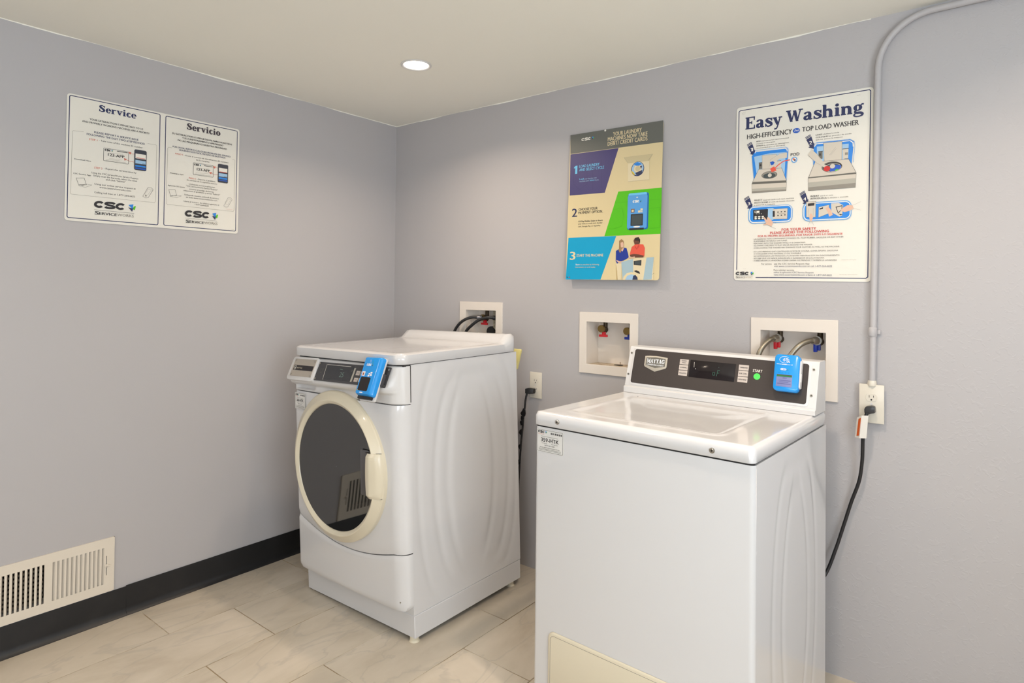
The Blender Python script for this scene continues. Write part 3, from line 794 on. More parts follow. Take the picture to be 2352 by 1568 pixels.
["T","CSC Service App / Aplicacion CSC Service",3671,235,559,22,"g",""],
["L","g",5,222,6388,357,6424],
["L","g",5,234,6335,343,6370],
["L","g",5,4137,6407,4239,6423],
["L","g",4,355,445,464,446]]
# ================================================================== the room
def slab(name, pts, mats=None, kind='structure'):
    b = B(); b.face(pts); return sinfo(obj(name, b, mats), kind=kind)
WALL = wall_paint()
def wall_with_holes(name, axis, a0, a1, holes, thick, inv=False):
    # vertical wall in the plane axis=0 coordinate 0, spanning a0..a1 and 0..H, with rectangular holes (a,b,z0,z1)
    b = B(); A = sorted({a0, a1, *[h[0] for h in holes], *[h[1] for h in holes]}); Z = sorted({0, H, *[h[2] for h in holes], *[h[3] for h in holes]})
    def P(a, z, d=0): return (a, d, z) if axis == 'y' else (-d, a, z)
    for i in range(len(A) - 1):
        for j in range(len(Z) - 1):
            ca, cz = (A[i] + A[i + 1]) / 2, (Z[j] + Z[j + 1]) / 2
            if any(h[0] < ca < h[1] and h[2] < cz < h[3] for h in holes): continue
            b.face([P(A[i], Z[j]), P(A[i + 1], Z[j]), P(A[i + 1], Z[j + 1]), P(A[i], Z[j + 1])])
    for h in holes:
        q = [(h[0], h[2]), (h[1], h[2]), (h[1], h[3]), (h[0], h[3])]
        for k in range(4):
            c, d = q[k], q[(k + 1) % 4]; b.face([P(*c), P(*d), P(*d, thick), P(*c, thick)])
    # back skin
    b.face([P(a0, 0, thick + .08), P(a1, 0, thick + .08), P(a1, H, thick + .08), P(a0, H, thick + .08)])
    return sinfo(obj(name, b, WALL), kind='structure')
BX1 = (.524, .812, .985, 1.2565, .568, .770, 1.030, 1.2145)     # hose box outer x0 x1 z0 z1, opening x0 x1 z0 z1
BX2 = (1.264, 1.555, .952, 1.225, 1.302, 1.516, .993, 1.182)
BX3 = (2.025, 2.322, .942, 1.227, 2.060, 2.283, .985, 1.181)
HB = [BX1, BX2, BX3]
wb = wall_with_holes('wall_back', 'y', 0, RX, [(b[4] - .004, b[5] + .004, b[6] - .004, b[7] + .004) for b in HB], .1)
VENT = (-1.877, -1.432, .115, .325)
wl = wall_with_holes('wall_left', 'x', RY, 0, [(VENT[0] + .028, VENT[1] - .03, VENT[2] + .028, VENT[3] - .03)], .1)
# right wall and wall behind the camera, each opened for an added, unseen window
def win_wall(name, axis, pos, a0, a1, hole):
    b = B(); A = [a0, hole[0], hole[1], a1]; Z = [0, hole[2], hole[3], H]
    P = (lambda a, z, d=0: (a, pos - d, z)) if axis == 'y' else (lambda a, z, d=0: (pos + d, a, z))
    for i in range(3):
        for j in range(3):
            if i == 1 and j == 1: continue
            b.face([P(A[i], Z[j]), P(A[i + 1], Z[j]), P(A[i + 1], Z[j + 1]), P(A[i], Z[j + 1])])
    q = [(hole[0], hole[2]), (hole[1], hole[2]), (hole[1], hole[3]), (hole[0], hole[3])]
    for k in range(4): b.face([P(*q[k]), P(*q[(k + 1) % 4]), P(*q[(k + 1) % 4], .14), P(*q[k], .14)])
    return sinfo(obj(name, b, WALL), kind='structure')
win_wall('wall_front', 'y', RY, 0, RX, (2.3, 3.9, .7, 2.0))
win_wall('wall_right', 'x', RX, RY, 0, (-3.2, -1.6, .75, 2.05))
def window(name, axis, pos, hole):  # made-up window frame and pane, out of view, around each fill light
    b = B(); P = (lambda a, z, d: (a, pos - d, z)) if axis == 'y' else (lambda a, z, d: (pos + d, a, z))
    def bar(a0, a1, z0, z1, d0=.06, d1=.11):
        p, q = P(a0, z0, d0), P(a1, z1, d1); b.box(min(p[0], q[0]), max(p[0], q[0]), min(p[1], q[1]), max(p[1], q[1]), z0, z1, .004)
    a0, a1, z0, z1 = hole; mid = (a0 + a1) / 2
    for x in (a0, mid - .025, a1 - .05): bar(x, x + .05, z0, z1)
    for z in (z0, z1 - .05): bar(a0, a1, z, z + .05)
    o = sinfo(obj(name, b, PLASTIC), kind='structure')
    g = B(); g.face([P(a0, z0, .085), P(a1, z0, .085), P(a1, z1, .085), P(a0, z1, .085)])
    gm = mat('added_window_glass', (240, 245, 250), .02); gm.node_tree.nodes['Principled BSDF'].inputs['Transmission Weight'].default_value = 1
    p = obj('added_window_pane', g, gm, o)
    return o
window('added_window_1', 'y', RY, (2.3, 3.9, .7, 2.0)); window('added_window_2', 'x', RX, (-3.2, -1.6, .75, 2.05))

# ceiling with round holes left for the downlights is a plain slab; lights are surface trims a few mm below it
cb = B()
def ceil_pt(u, v):
    x, y = u * RX, RY * (1 - v); return (x, y, H)
cb.grid(lambda u, v: (u * RX, RY * (1 - v), H), 4, 4, flip=True)
for q in ((0, RY), (RX, RY)): pass
sinfo(obj('ceiling', cb, CEIL), kind='structure')
# wavy paint line where ceiling white laps onto the walls
tb = B(); 
def lap(n, f, ax):
    prev = None
    for i in range(n + 1):
        t = i / n; d = .002 + .0018 * math.sin(t * 23) + .0012 * math.sin(t * 57 + 1) + random.random() * .0016
        p = f(t); cur = (Vector(p), Vector(p) - Vector((0, 0, max(.001, d))))
        if prev: tb.face([prev[0], cur[0], cur[1], prev[1]])
        prev = cur
lap(150, lambda t: (t * 2.42, -.0006, H), 0); lap(150, lambda t: (.0006, -t * 3, H), 1)
sinfo(obj('trim_1', tb, CEIL), kind='structure')

# floor: individual tiles with grout below
fb = B(); tb2 = bmesh.new(); lay = tb2.loops.layers.float_color.new('tile_seed')
cols = [-.019, .2875, .5965, .903, 1.2125, 1.519, 1.825, 2.131, 2.437, 2.743, 3.05, 3.356, 3.66, 3.97, 4.275]
off = {0: -1.34, 1: -1.087, 2: -1.349, 3: -1.075, 4: -.693}
g = .0022
random.seed(3)
for i in range(len(cols)):
    x0 = cols[i]; x1 = cols[i + 1] if i + 1 < len(cols) else RX
    o_ = {0: -1.34, 1: -1.087, 2: -1.349, 3: -.449, 4: -.70}.get(i, -.3 * (i % 3) - .2)
    k = -9
    while True:
        y0 = o_ + k * .6375; y1 = y0 + .6375; k += 1
        if y0 > 0: break
        if y1 < RY: continue
        a, b_ = max(x0 + g, 0), min(x1 - g, RX); c, d = max(y0 + g, RY), min(y1 - g, 0)
        if b_ - a < .004 or d - c < .004: continue
        t = bmesh.new(); bmesh.ops.create_cube(t, size=1)
        dz = random.uniform(-.0003, .0003)
        for v in t.verts: v.co = ((a + b_) / 2 + v.co.x * (b_ - a), (c + d) / 2 + v.co.y * (d - c), -.004 + dz + v.co.z * .008)
        sd = (random.random() * 9, random.random() * 9, random.random() * 9, 1)
        mp = {v: tb2.verts.new(v.co) for v in t.verts}
        for f in t.faces:
            nf = tb2.faces.new([mp[v] for v in f.verts])
            for l in nf.loops: l[lay] = sd
        t.free()
me = bpy.data.meshes.new('floor')
s0 = B(); s0.bm.free(); s0.bm = tb2
n0 = len(tb2.faces)
gv = [tb2.verts.new(p) for p in ((0, RY, -.0016), (RX, RY, -.0016), (RX, 0, -.0016), (0, 0, -.0016))]
gf = tb2.faces.new(gv); gf.material_index = 1
GROUT = mat('grout', (158, 138, 108), .8, noise=(7, (208, 198, 180), .46, .56))
tb2.to_mesh(me); tb2.free(); me.materials.append(floor_tile()); me.materials.append(GROUT)
fo = bpy.data.objects.new('floor', me); COL.objects.link(fo); sinfo(fo, kind='structure')

# black cove baseboard along the left wall
bb = B(); prof = [(.0035, .113), (.0045, .114), (.0055, .110), (.0058, .03), (.009, .014), (.017, .004), (.021, .0012), (.0205, 0), (.0002, 0), (.0002, .113)]
def bbp(y0, y1, dz):
    n = len(prof)
    for k in range(n):
        a, c = prof[k], prof[(k + 1) % n]
        f = b_f(bb, [(a[0], y0, a[1] + (dz if a[1] > .05 else 0)), (a[0], y1, a[1] + (dz if a[1] > .05 else 0)), (c[0], y1, c[1] + (dz if c[1] > .05 else 0)), (c[0], y0, c[1] + (dz if c[1] > .05 else 0))])
def b_f(b, pts): return b.face(pts, 0, True)
bbp(RY, -1.3865, -.002); bbp(-1.3857, -.3, .0015); bbp(-.3, 0, .0015)
sinfo(obj('baseboard_left', bb, BASEB, sharp=50), kind='structure')

# ================================================================== recessed downlights
WARM = (1, .81, .64)
for i, (x, y) in enumerate(DOWNLIGHTS):
    lab = 'round white recessed downlight glowing in the ceiling near the corner' if i == 0 else 'round white recessed downlight in the ceiling ' + ('', 'to the right of the conduit', 'added for fill near the left wall', 'added for fill above the top load washer', 'added for fill in the far left corner', 'added for fill towards the front wall')[i]
    t = thing('recessed_downlight', lab, 'ceiling light', (x, y, H), 0, 'recessed downlights')
    b = B(); b.lathe([(.064, -.0005), (.0645, -.003), (.062, -.0048), (.057, -.0045), (.0525, -.002), (.051, .0)], (0, 0, 0), (0, 0, 1), 48)
    obj('trim_ring', b, PLASTIC, t)
    b = B(); b.lathe([(.0518, -.0016), (.036, -.0022), (.018, -.0026), (.0002, -.0027)], (0, 0, 0), (0, 0, 1), 48)
    obj('lens', b, mat('glowing_lens', (255, 250, 240), .5, emit=((255, 240, 222), 9)), t)
    l = area('lamp', (x, y, H - .008), (0, 0, 0), .09, .09, LAMP_W[i], WARM, 'DISK', 145)

# ================================================================== wall signs
def sign(name, label, cat, origin, u, v, n, w_, h_, ops, board, r=.012, thick=.0016, zone=None):
    t = thing(name, label, cat, origin); u, v, n = Vector(u).normalized(), Vector(v).normalized(), Vector(n).normalized()
    b = B(); P = [u * x + v * y + n * .0004 for x, y in rrect(0, 0, w_, h_, r, 6)]
    b.prism([p - n * .0002 for p in P], n * thick)
    obj('board', b, board, t)
    a = Art((0, 0, 0), u, v, n, base=thick + .0004); a.zone = zone; a.run(ops)
    a.done(t)
    return t, a
sign('service_sign', 'white bilingual sign reading Service and Servicio on the left wall', 'sign', (.001, -1.625, 1.5635), (0, 1, 0), (0, 0, 1), (1, 0, 0), .678, .482, SERVICE_ART, SIGNW, zone=lambda x, y: int(x > .376))
sign('washing_instructions_sign', 'white sign reading Easy Washing beside the vertical conduit', 'sign', (1.9585, -.001, 1.3665), (1, 0, -.012), (.011, 0, 1), (0, -1, 0), .463, .664, EASY_ART, SIGNW, zone=lambda x, y: (0 if y > .52 else 3 if y < .18 else 1 if x < .222 or y < .2 else 2) if y > .3 or y < .18 else (4 if x < .222 else 5))
pu, pv = Vector((.457, 0, -.004)), Vector((.005, .021, .6625))
sign('payment_poster', 'colourful poster about debit and credit cards above the empty hose box', 'poster', (1.202, -.0265, 1.3705), pu, pv, pu.cross(pv), .458, .664, POSTER_ART, SIGNP, thick=.0012, zone=lambda x, y: 0 if y > .52 else 1 if y > .345 else 2 if y > .175 else 3)
# chipped laminate along the poster's top edge is part of its board: small plaster-coloured nicks
# ================================================================== hose outlet boxes
def quarter(name, parent, c, col, nut=True, depth=.05, m=None):
    # quarter-turn valve: stem from above, round brass body facing the room, coloured tee handle underneath
    x, z = c
    b = B(); b.cyl((x + .004, depth + .012, z + .050), (x + .004, depth + .012, z), .0095, 16, 1); b.cyl((x + .004, depth + .014, z - .006), (x, depth - .012, z), .014, 20, 1)
    b.cyl((x, depth - .012, z), (x, depth - .022, z), .0165, 24, 0); b.cyl((x, depth - .022, z), (x, depth - .0225, z), .0165, 24, 0)
    v = obj('valve', b, [m or BRASS, BRASSD], parent)
    h = B()
    if m: h.box(x - .013, x - .001, depth - .016, depth - .002, z - .042, z - .013, .002); h.box(x - .002, x + .010, depth - .012, depth - .002, z - .036, z - .013, .002)
    else: h.box(x - .002, x + .012, depth - .012, depth + .004, z - .032, z - .014, .002); h.box(x - .016, x + .026, depth - .014, depth - .004, z - .037, z - .026, .002)
    obj('valve_handle', h, col, v, label=('red' if col == RED else 'blue') + ' valve handle')
def hosebox(spec, label, stained=False, depth=.088):
    x0, x1, z0, z1, a0, a1, c0, c1 = spec
    t = thing('hose_outlet_box', label, 'hose box', (0, 0, 0))
    b = B(); q = [(x0, x1, z0, z1), (a0, a1, c0, c1)]
    O = [(x0, z0), (x1, z0), (x1, z1), (x0, z1)]; I = [(a0, c0), (a1, c0), (a1, c1), (a0, c1)]
    f = -.007
    for k in range(4):
        o1, o2, i1, i2 = O[k], O[(k + 1) % 4], I[k], I[(k + 1) % 4]
        b.face([(o1[0], f, o1[1]), (o2[0], f, o2[1]), (i2[0], f, i2[1]), (i1[0], f, i1[1])])
        b.face([(o1[0], 0, o1[1]), (o2[0], 0, o2[1]), (o2[0], f, o2[1]), (o1[0], f, o1[1])])
        b.face([(i1[0], f, i1[1]), (i2[0], f, i2[1]), (i2[0], .004, i2[1]), (i1[0], .004, i1[1])])
    fr = obj('face_frame', b, BOXW, t)
    mo = fr.modifiers.new('bev', 'BEVEL'); mo.width = .0015; mo.segments = 2; mo.limit_method = 'ANGLE'
    b = B(); e = .006
    for k in range(4):
        i1, i2 = I[k], I[(k + 1) % 4]
        s = lambda p: (p[0] + (e if p[0] == a0 else -e), p[1] + (e * 0 if p[1] == c0 else -e))
        j1, j2 = s(i1), s(i2)
        b.face([(i1[0], .004, i1[1]), (i2[0], .004, i2[1]), (j2[0], depth, j2[1]), (j1[0], depth, j1[1])], 1 if (stained and k == 0) else 0)
    j = [s(p) for p in I]; b.face([(p[0], depth, p[1]) for p in j])
    obj('recess', b, [BOXW, BOXD], t)
    return t
t1 = hosebox(BX1, 'cream hose box with black hoses behind the front load washer')
t2 = hosebox(BX2, 'empty stained hose box with no hoses between the two washers', True)
t3 = hosebox(BX3, 'large hose box with braided steel hoses behind the top load washer')
quarter('v', t1, (.651, 1.175), RED); quarter('v', t1, (.750, 1.177), BLUEH)
quarter('v', t2, (1.356, 1.151), RED); quarter('v', t2, (1.484, 1.146), BLUEH)
quarter('v', t3, (2.108, 1.152), RED, m=STEEL); quarter('v', t3, (2.246, 1.150), BLUEH, m=STEEL)
b = B(); pth = [(.707, .062, 1.03 + .18 * i / 40) for i in range(41)]; b.tube(pth, [.0085 if i % 2 else .0068 for i in range(41)], 14)
obj('corrugated_drain_tube', b, mat('ivory_drain_tube', (196, 186, 160), .5), t1)
b = B(); b.lathe([(.026, 0), (.024, -.003), (.010, -.003), (.0002, -.003)], (.69, .05, 1.105), (0, 1, 0), 32); b.cyl((.69, .05, 1.105), (.69, .085, 1.105), .026, 28)
obj('drain_opening', b, BLACK, t1)
b = B(); b.lathe([(.022, .0012), (.0002, .0012)], (1.437, .045, .9935), (0, 0, 1), 28, sz=.75)
obj('drain_hole', b, DARK, t2)
b = B(); b.box(1.436, 1.4385, .058, .0605, .9935, 1.006); obj('drain_tab', b, BOXD, t2)
# small stains on the box corners
# braided and rubber hoses
BRAID = mat('braided_steel', (148, 142, 128), .36, metal=.9, bump=(900, .5, .0004))
def hose(label, group, pts, r, m, nut_m, nutp):
    t = thing('water_hose', label, 'hose', pts[0], 0, group); o = Vector(pts[0])
    b = B(); b.tube([p - o for p in catmull(pts, 8)], r, 14); obj('hose_tube', b, m, t)
    b = B(); a, c = [Vector(p) - o for p in nutp]; b.tube([a, a + (c - a) * .3, c], [r * 1.35, r * 1.55, r * 1.55], 8 if nut_m == STEEL else 18); obj('coupling_nut', b, nut_m, t)
hose('left black rubber hose in the box behind the front load washer', 'black rubber water hoses', [(.632, .012, 1.176), (.608, -.004, 1.176), (.575, -.022, 1.163), (.545, -.034, 1.138), (.520, -.040, 1.10), (.50, -.045, 1.03), (.495, -.05, .93)], .0075, BLACK, mat('grey_nut', (126, 126, 132), .35, metal=.4), [(.630, .012, 1.176), (.651, .028, 1.175)])
hose('right black rubber hose in the box behind the front load washer', 'black rubber water hoses', [(.736, .012, 1.178), (.712, -.002, 1.179), (.672, -.020, 1.165), (.635, -.034, 1.137), (.60, -.042, 1.10), (.575, -.048, 1.03), (.57, -.05, .93)], .0078, BLACK, BLACK, [(.735, .012, 1.178), (.750, .028, 1.177)])
hose('left braided steel water hose on the red valve behind the top load washer', 'braided steel water hoses', [(2.102, .018, 1.150), (2.092, .000, 1.145), (2.077, -.022, 1.125), (2.065, -.038, 1.095), (2.060, -.045, 1.05), (2.06, -.055, .95)], .0092, BRAID, STEEL, [(2.100, .014, 1.149), (2.108, .030, 1.152)])
hose('right braided steel water hose on the blue valve behind the top load washer', 'braided steel water hoses', [(2.238, .018, 1.150), (2.226, .002, 1.149), (2.203, -.022, 1.135), (2.180, -.036, 1.105), (2.163, -.046, 1.065), (2.15, -.055, .96)], .0092, BRAID, STEEL, [(2.234, .012, 1.150), (2.246, .030, 1.150)])

# ================================================================== power outlets, cords, conduit
def outlet(label, x0, x1, z0, z1, y=-.006, box=False):
    t = thing('power_outlet', label, 'outlet', ((x0 + x1) / 2, 0, (z0 + z1) / 2)); w_, h_ = (x1 - x0) / 2, (z1 - z0) / 2
    b = B(); b.box(-w_, w_, y, 0 if not box else y + .006, -h_, h_, .0022); obj('cover_plate', b, OUTLET, t)
    if box:
        b = B(); b.box(-w_ + .006, w_ - .006, y + .004, 0, -h_ + .008, h_ - .008, .002); obj('surface_box', b, WALL, t)
    for s in (1, -1):
        b = B(); zc = s * h_ * .33; P = []
        for k in range(28):
            a = 2 * PI * k / 28; P.append((.0172 * math.cos(a), y - .0002, zc + max(-.0125, min(.0125, .0172 * math.sin(a)))))
        b.prism(P, Vector((0, -.0012, 0)), 0); r_ = obj('receptacle', b, OUTLET, t)
        d = B(); yy = y - .0016
        d.box(-.0073, -.0058, yy - .0002, yy, zc - .001, zc + .0075); d.box(.0058, .0073, yy - .0002, yy, zc, zc + .0068)
        d.cyl((0, yy, zc - .0075), (0, yy - .0003, zc - .0075), .0026, 14); obj('slots', d, DARK, r_)
    b = B(); b.cyl((0, y, 0), (0, y - .0012, 0), .003, 14); obj('cover_screw', b, PLASTIC, t)
    return t
outlet('white wall outlet with a black plug between the two washers', .987, 1.057, .807, .930)
outlet('white surface outlet at the foot of the vertical conduit', 2.390, 2.464, .888, 1.017, y=-.022, box=True)
# conduit
b = B(); pth = [(2.428, -.016, 1.022), (2.4305, -.016, 1.2), (2.436, -.016, 1.6), (2.4425, -.016, 2.02)]
arc = []
for k in range(0, 13):
    a = PI / 2 * k / 12; arc.append((2.4435 + .16 * (1 - math.cos(a)), -.016, 2.075 + .16 * math.sin(a) * 1.02))
pth += arc + [(2.8, -.016, 2.2395), (3.4, -.016, 2.240), (RX, -.016, 2.240)]
b.tube(pth, .0105, 18)
cdt = sinfo(obj('electrical_conduit', b, WALL), label='painted metal conduit running up the back wall and along the ceiling', cat='conduit')
b = B(); b.tube([(2.4290, -.016, 1.176), (2.4290, -.016, 1.180), (2.4295, -.016, 1.205), (2.4295, -.016, 1.209)], [.0108, .0135, .0135, .0108], 18); b.box(2.44, 2.452, -.012, -.002, 1.185, 1.2, .002)
obj('coupling', b, WALL, cdt)
b = B(); b.tube([(2.428, -.016, 1.012), (2.428, -.016, 1.018), (2.428, -.016, 1.030)], [.0135, .0145, .0125], 10); obj('connector', b, OUTLET, cdt)

# ================================================================== floor-level wall vent
t = thing('wall_vent', 'cream metal vent register low on the left wall above the baseboard', 'vent', (0, 0, 0))
y0, y1, z0, z1 = VENT; VM = mat('cream_vent_enamel', (224, 215, 200), .35)
b = B(); X = .007; sa, sb_ = .1485, .2905; pitch_ = .0147; sw = .0078
bars = []                                     # plate cut by vertical slots, built strip by strip
edges = [y0]
slots = [(-1.4685 - pitch_ * i - sw, -1.4685 - pitch_ * i) for i in range(12)] + [(-1.6635 - pitch_ * i - sw, -1.6635 - pitch_ * i) for i in range(12)]
lev = (-1.4610, -1.4585); allz = sorted([(a, c, sa, sb_) for a, c in slots] + [(lev[0], lev[1], .182, .257)])
cur = y0 + .002
def strip(a, c, za, zb): b.box(.0055, X, a, c, za, zb)
for a, c, za, zb in allz:
    strip(cur, a, z0 + .002, z1 - .002); strip(a, c, z0 + .002, za); strip(a, c, zb, z1 - .002); cur = c
strip(cur, y1 - .002, z0 + .002, z1 - .002)
for a, c, d, e in ((y0, y1, z0, z0 + .002), (y0, y1, z1 - .002, z1), (y0, y0 + .002, z0, z1), (y1 - .002, y1, z0, z1)): b.box(.0004, X, a, c, d, e)
obj('face_plate', b, VM, t)
b = B()
for i in range(12):                            # turned louvre blades behind the slots
    a = -1.4685 - pitch_ * i
    b.prism([(.0052, a + .0002, sa - .002), (.0052, a + .0002, sb_ + .002), (-.0100, a - .0118, sb_ + .002), (-.0100, a - .0118, sa - .002)], Vector((.0, -.0007, 0)))
obj('closed_louvres', b, VM, t)
b = B()
for i in range(12):
    a = -1.6635 - pitch_ * i
    b.prism([(.0052, a - .0078, sa), (.0052, a - .0078, sb_), (-.012, a - .0015, sb_), (-.012, a - .0015, sa)], Vector((.0, .0009, 0)))
obj('open_louvres', b, VM, t)
b = B()
for k in range(9): b.box(-.024, -.018, y0 + .03, -1.66, sa + .004 + k * .0158, sa + .0115 + k * .0158)
obj('damper', b, mat('dusty_damper', (112, 102, 88), .7), t)
b = B(); b.face([(-.06, y0 + .02, z0 + .02), (-.06, y1 - .02, z0 + .02), (-.06, y1 - .02, z1 - .02), (-.06, y0 + .02, z1 - .02)]); obj('duct', b, DARK, t)
b = B(); b.tube([(.008, -1.4600, .219), (.016, -1.457, .220), (.020, -1.449, .221)], .0028, 8); b.box(.0072, .0095, -1.466, -1.453, .213, .225, .001); obj('lever', b, VM, t)
# ================================================================== front load washer
W = .686
FO = Vector((.3731, -.7954, 0))
MF = Matrix(((1, .0064, -.0325, 0), (-.0064, 1, -.0089, 0), (.016, .0089, 1, 0), (0, 0, 0, 1)))     # stands a touch out of true, as in the photo
fl = thing('front_load_washer', 'white front load washer with round cream-rimmed dark glass door', 'washing machine', FO)
def warp_rr(u, v, x0, x1, y0, y1, R):
    x, y = x0 + u * (x1 - x0), y0 + v * (y1 - y0)
    cx = min(max(x, x0 + R), x1 - R); cy = min(max(y, y0 + R), y1 - R); a, b_ = (x - cx) / R, (y - cy) / R
    return cx + R * a * math.sqrt(max(0, 1 - b_ * b_ / 2)), cy + R * b_ * math.sqrt(max(0, 1 - a * a / 2)), min(x - x0, x1 - x, y - y0, y1 - y)
def spaced(n, e):       # 0..1 samples, denser towards both ends
    return [.5 - .5 * math.copysign(abs(1 - 2 * i / n) ** e, 1 - 2 * i / n) for i in range(n + 1)]
def barrel(y, z, yc, zc, hw, zh, pinch):
    dz = (z - zc) / zh
    w_ = hw * (1 - pinch * dz * dz)
    dy = abs(y - yc) / max(w_, 1e-4)
    k = 7.
    return (abs(dy) ** k + abs(dz) ** k) ** (1 / k)      # 1 on the outline
# --- cabinet: right side with its pressed barrel-shaped panel, left side, back, recessed front
b = B(); Z0, Z1, D_ = .0945, 1.0235, .640
def side(u, v, s=1):
    y, z = u * D_, Z0 + v * (Z1 - Z0)
    c = barrel(y, z, .331, .560, .128, .322, .36); bb_ = barrel(y, z, .346, .553, .222, .395, .30); a = barrel(y, z, .33, .57, .298, .47, .22)
    h = .004 + .5 * (-.0062 * math.exp(-((c - 1.10) / .15) ** 2) - .0052 * math.exp(-((bb_ - 1.02) / .075) ** 2) - .004 * math.exp(-((a - 1.0) / .05) ** 2) + .005 * (1 - sst(.85, 1.3, c)))
    edge = min(1, min(u, 1 - u) * D_ / .03, min(v, 1 - v) * .93 / .03)
    return (W + (h - .004) * max(0, edge), y, z) if s > 0 else (-(h - .004) * max(0, edge), y, z)
b.grid(lambda u, v: side(u, v), 110, 150); b.grid(lambda u, v: side(u, v, -1), 40, 50, flip=True)
b.face([(0, D_, Z0), (W, D_, Z0), (W, D_, Z1), (0, D_, Z1)][::-1]); b.face([(0, 0, Z1), (W, 0, Z1), (W, D_, Z1), (0, D_, Z1)])
b.face([(.002, .0, .2), (W - .003, .0, .2), (W - .003, .0, Z1), (.002, 0, Z1)], 1); b.face([(0, .0, Z0), (W, .0, Z0), (W, .0, .2), (0, 0, .2)]); b.face([(0, 0, Z0), (W, 0, Z0), (W, D_, Z0), (0, D_, Z0)][::-1])
obj('cabinet', b, [ENAMEL, GAP], fl, MF, sharp=50)
# --- plinth
b = B(); P = [(.0, .004, .006), (W, .004, .010), (W, D_, .012), (.0, D_, .010)]; T = [(.0, .002, .093), (W, .002, .0925), (W, D_, .0925), (0, D_, .093)]
for k in range(4): b.face([P[k], P[(k + 1) % 4], T[(k + 1) % 4], T[k]])
b.face(T); o = obj('plinth', b, ENAMEL, fl, MF)
mo = o.modifiers.new('bev', 'BEVEL'); mo.width = .003; mo.segments = 2; mo.limit_method = 'ANGLE'
for x, y, z in ((.662, .022, -.011), (.03, .03, -.0012), (.655, .60, -.016), (.03, .6, -.006)):
    b = B(); b.cyl((x, y, z), (x, y, .03), .0175, 20); b.cyl((x, y, z), (x, y, z + .006), .021, 20, 0, .0175); obj('foot', b, CREAM, fl, MF, label='cream levelling foot')
# --- curved front parts
RL, RR, DF = .018, .058, .042
def outline(bow=.008):
    O = []
    for k in range(8): a = PI / 2 * k / 8; O.append((RL * (1 - math.cos(a)), math.sin(a)))
    n = 56
    for k in range(n + 1): O.append((RL + (W - RL - RR) * k / n, 1))
    for k in range(1, 11): a = PI / 2 * (1 - k / 10); O.append((W - RR + RR * math.cos(a), math.sin(a)))
    return O
OUT = outline()
def DZ(z): return .043 + .016 * min(1, max(0, (z - .12) / .72))
def bowf(x): return .008 * max(0, 1 - ((x - .33) / .36) ** 2)
def seam(x): t = (x - .36) / .34; return .2795 + .062 * abs(t) ** 1.9 - (.012 * sst(.62, .69, x))
def fpanel(name, zlo, zhi, nz, m, prof=None):
    b = B(); V = []
    for x, f in OUT:
        lo, hi = zlo(x), zhi(x); col_ = []
        for j in range(nz + 1):
            t = j / nz; z = lo + (hi - lo) * t; e = min(z - lo, hi - z); r = .006
            ins = (r - math.sqrt(max(0, r * r - (r - min(e, r)) ** 2)))
            y = -(DZ(z) + bowf(x) - ins * .9) * f if prof is None else prof(x, z, f, ins)
            col_.append(b.bm.verts.new((x, y + .0015, z)))
        V.append(col_)
    for i in range(len(V) - 1):
        for j in range(nz):
            q = b.bm.faces.new((V[i][j], V[i + 1][j], V[i + 1][j + 1], V[i][j + 1])); q.smooth = True
    for row in (0, nz):                       # returns towards the cabinet
        E_ = [b.bm.verts.new((c[row].co.x, .0015, c[row].co.z)) for c in V]
        for i in range(len(V) - 1):
            try: b.bm.faces.new((V[i][row], V[i + 1][row], E_[i + 1], E_[i]))
            except ValueError: pass
    bmesh.ops.recalc_face_normals(b.bm, faces=b.bm.faces[:])
    return obj(name, b, m, fl, MF, sharp=60)
def kick_lo(x):
    r = .035 if x < .3 else .024; d = min(x, W - x); return .1155 + (r - math.sqrt(max(0, r * r - (r - min(d, r)) ** 2))) * .9
fpanel('kick_panel', kick_lo, lambda x: seam(x) - .0022, 16, ENAMEL)
fpanel('front_panel', lambda x: seam(x) + .0018, lambda x: .8745, 24, ENAMEL)
PROF = [(.8775, .017), (.884, .017), (.900, .017), (.905, .018), (.909, .025), (.914, .036), (.920, .042), (.927, .0455), (.935, .0455), (.941, .0435), (1.005, .0135), (1.014, .009), (1.020, .006)]
def bulge(z):
    for (a, p), (c, q) in zip(PROF, PROF[1:]):
        if z <= c: t = max(0, (z - a) / (c - a)); return p + (q - p) * t
    return PROF[-1][1]
def fprof(x, z, f, ins):
    mk = 1 - sst(.60, .672, x) ; z2 = z - .0165 * x + .003
    pocket = .014 * sst(.016, .026, x) * (1 - sst(.145, .158, x)) * sst(.884, .888, z) * (1 - sst(.904, .910, z))
    return -(DF + bulge(z2) * mk + .015 * (1 - mk) + bowf(x) * .15 - ins * .8 - pocket) * f
fpanel('control_fascia', lambda x: .8775, lambda x: 1.0195, 64, PLASTIC, fprof)
# --- worktop with upstand along the back
b = B(); U, V_ = spaced(56, 1.6), spaced(60, 1.6)
X0, X1, Y0, Y1 = -.010, .694, -.058, .645
def topz(x, y, d):
    up_ = sst(.545, .600, y); xc = min(x - X0, X1 - x); R = .030
    cr = (R - math.sqrt(max(0, R * R - (R - min(xc, R)) ** 2)))
    z = 1.066 + .0055 * (1 - sst(.008, .030, min(xc, y - Y0 if y < .3 else 9))) + .038 * up_ - min(cr, .030) * up_ * 1.05
    r = .010; return z - (r - math.sqrt(max(0, r * r - (r - min(d, r)) ** 2)))
grid = [[None] * 61 for _ in range(57)]
for i, u in enumerate(U):
    for j, v in enumerate(V_):
        x, y, d = warp_rr(u, v, X0, X1, Y0, Y1, .045); grid[i][j] = b.bm.verts.new((x, y, topz(x, y, d)))
for i in range(56):
    for j in range(60): f = b.bm.faces.new((grid[i][j], grid[i + 1][j], grid[i + 1][j + 1], grid[i][j + 1])); f.smooth = True
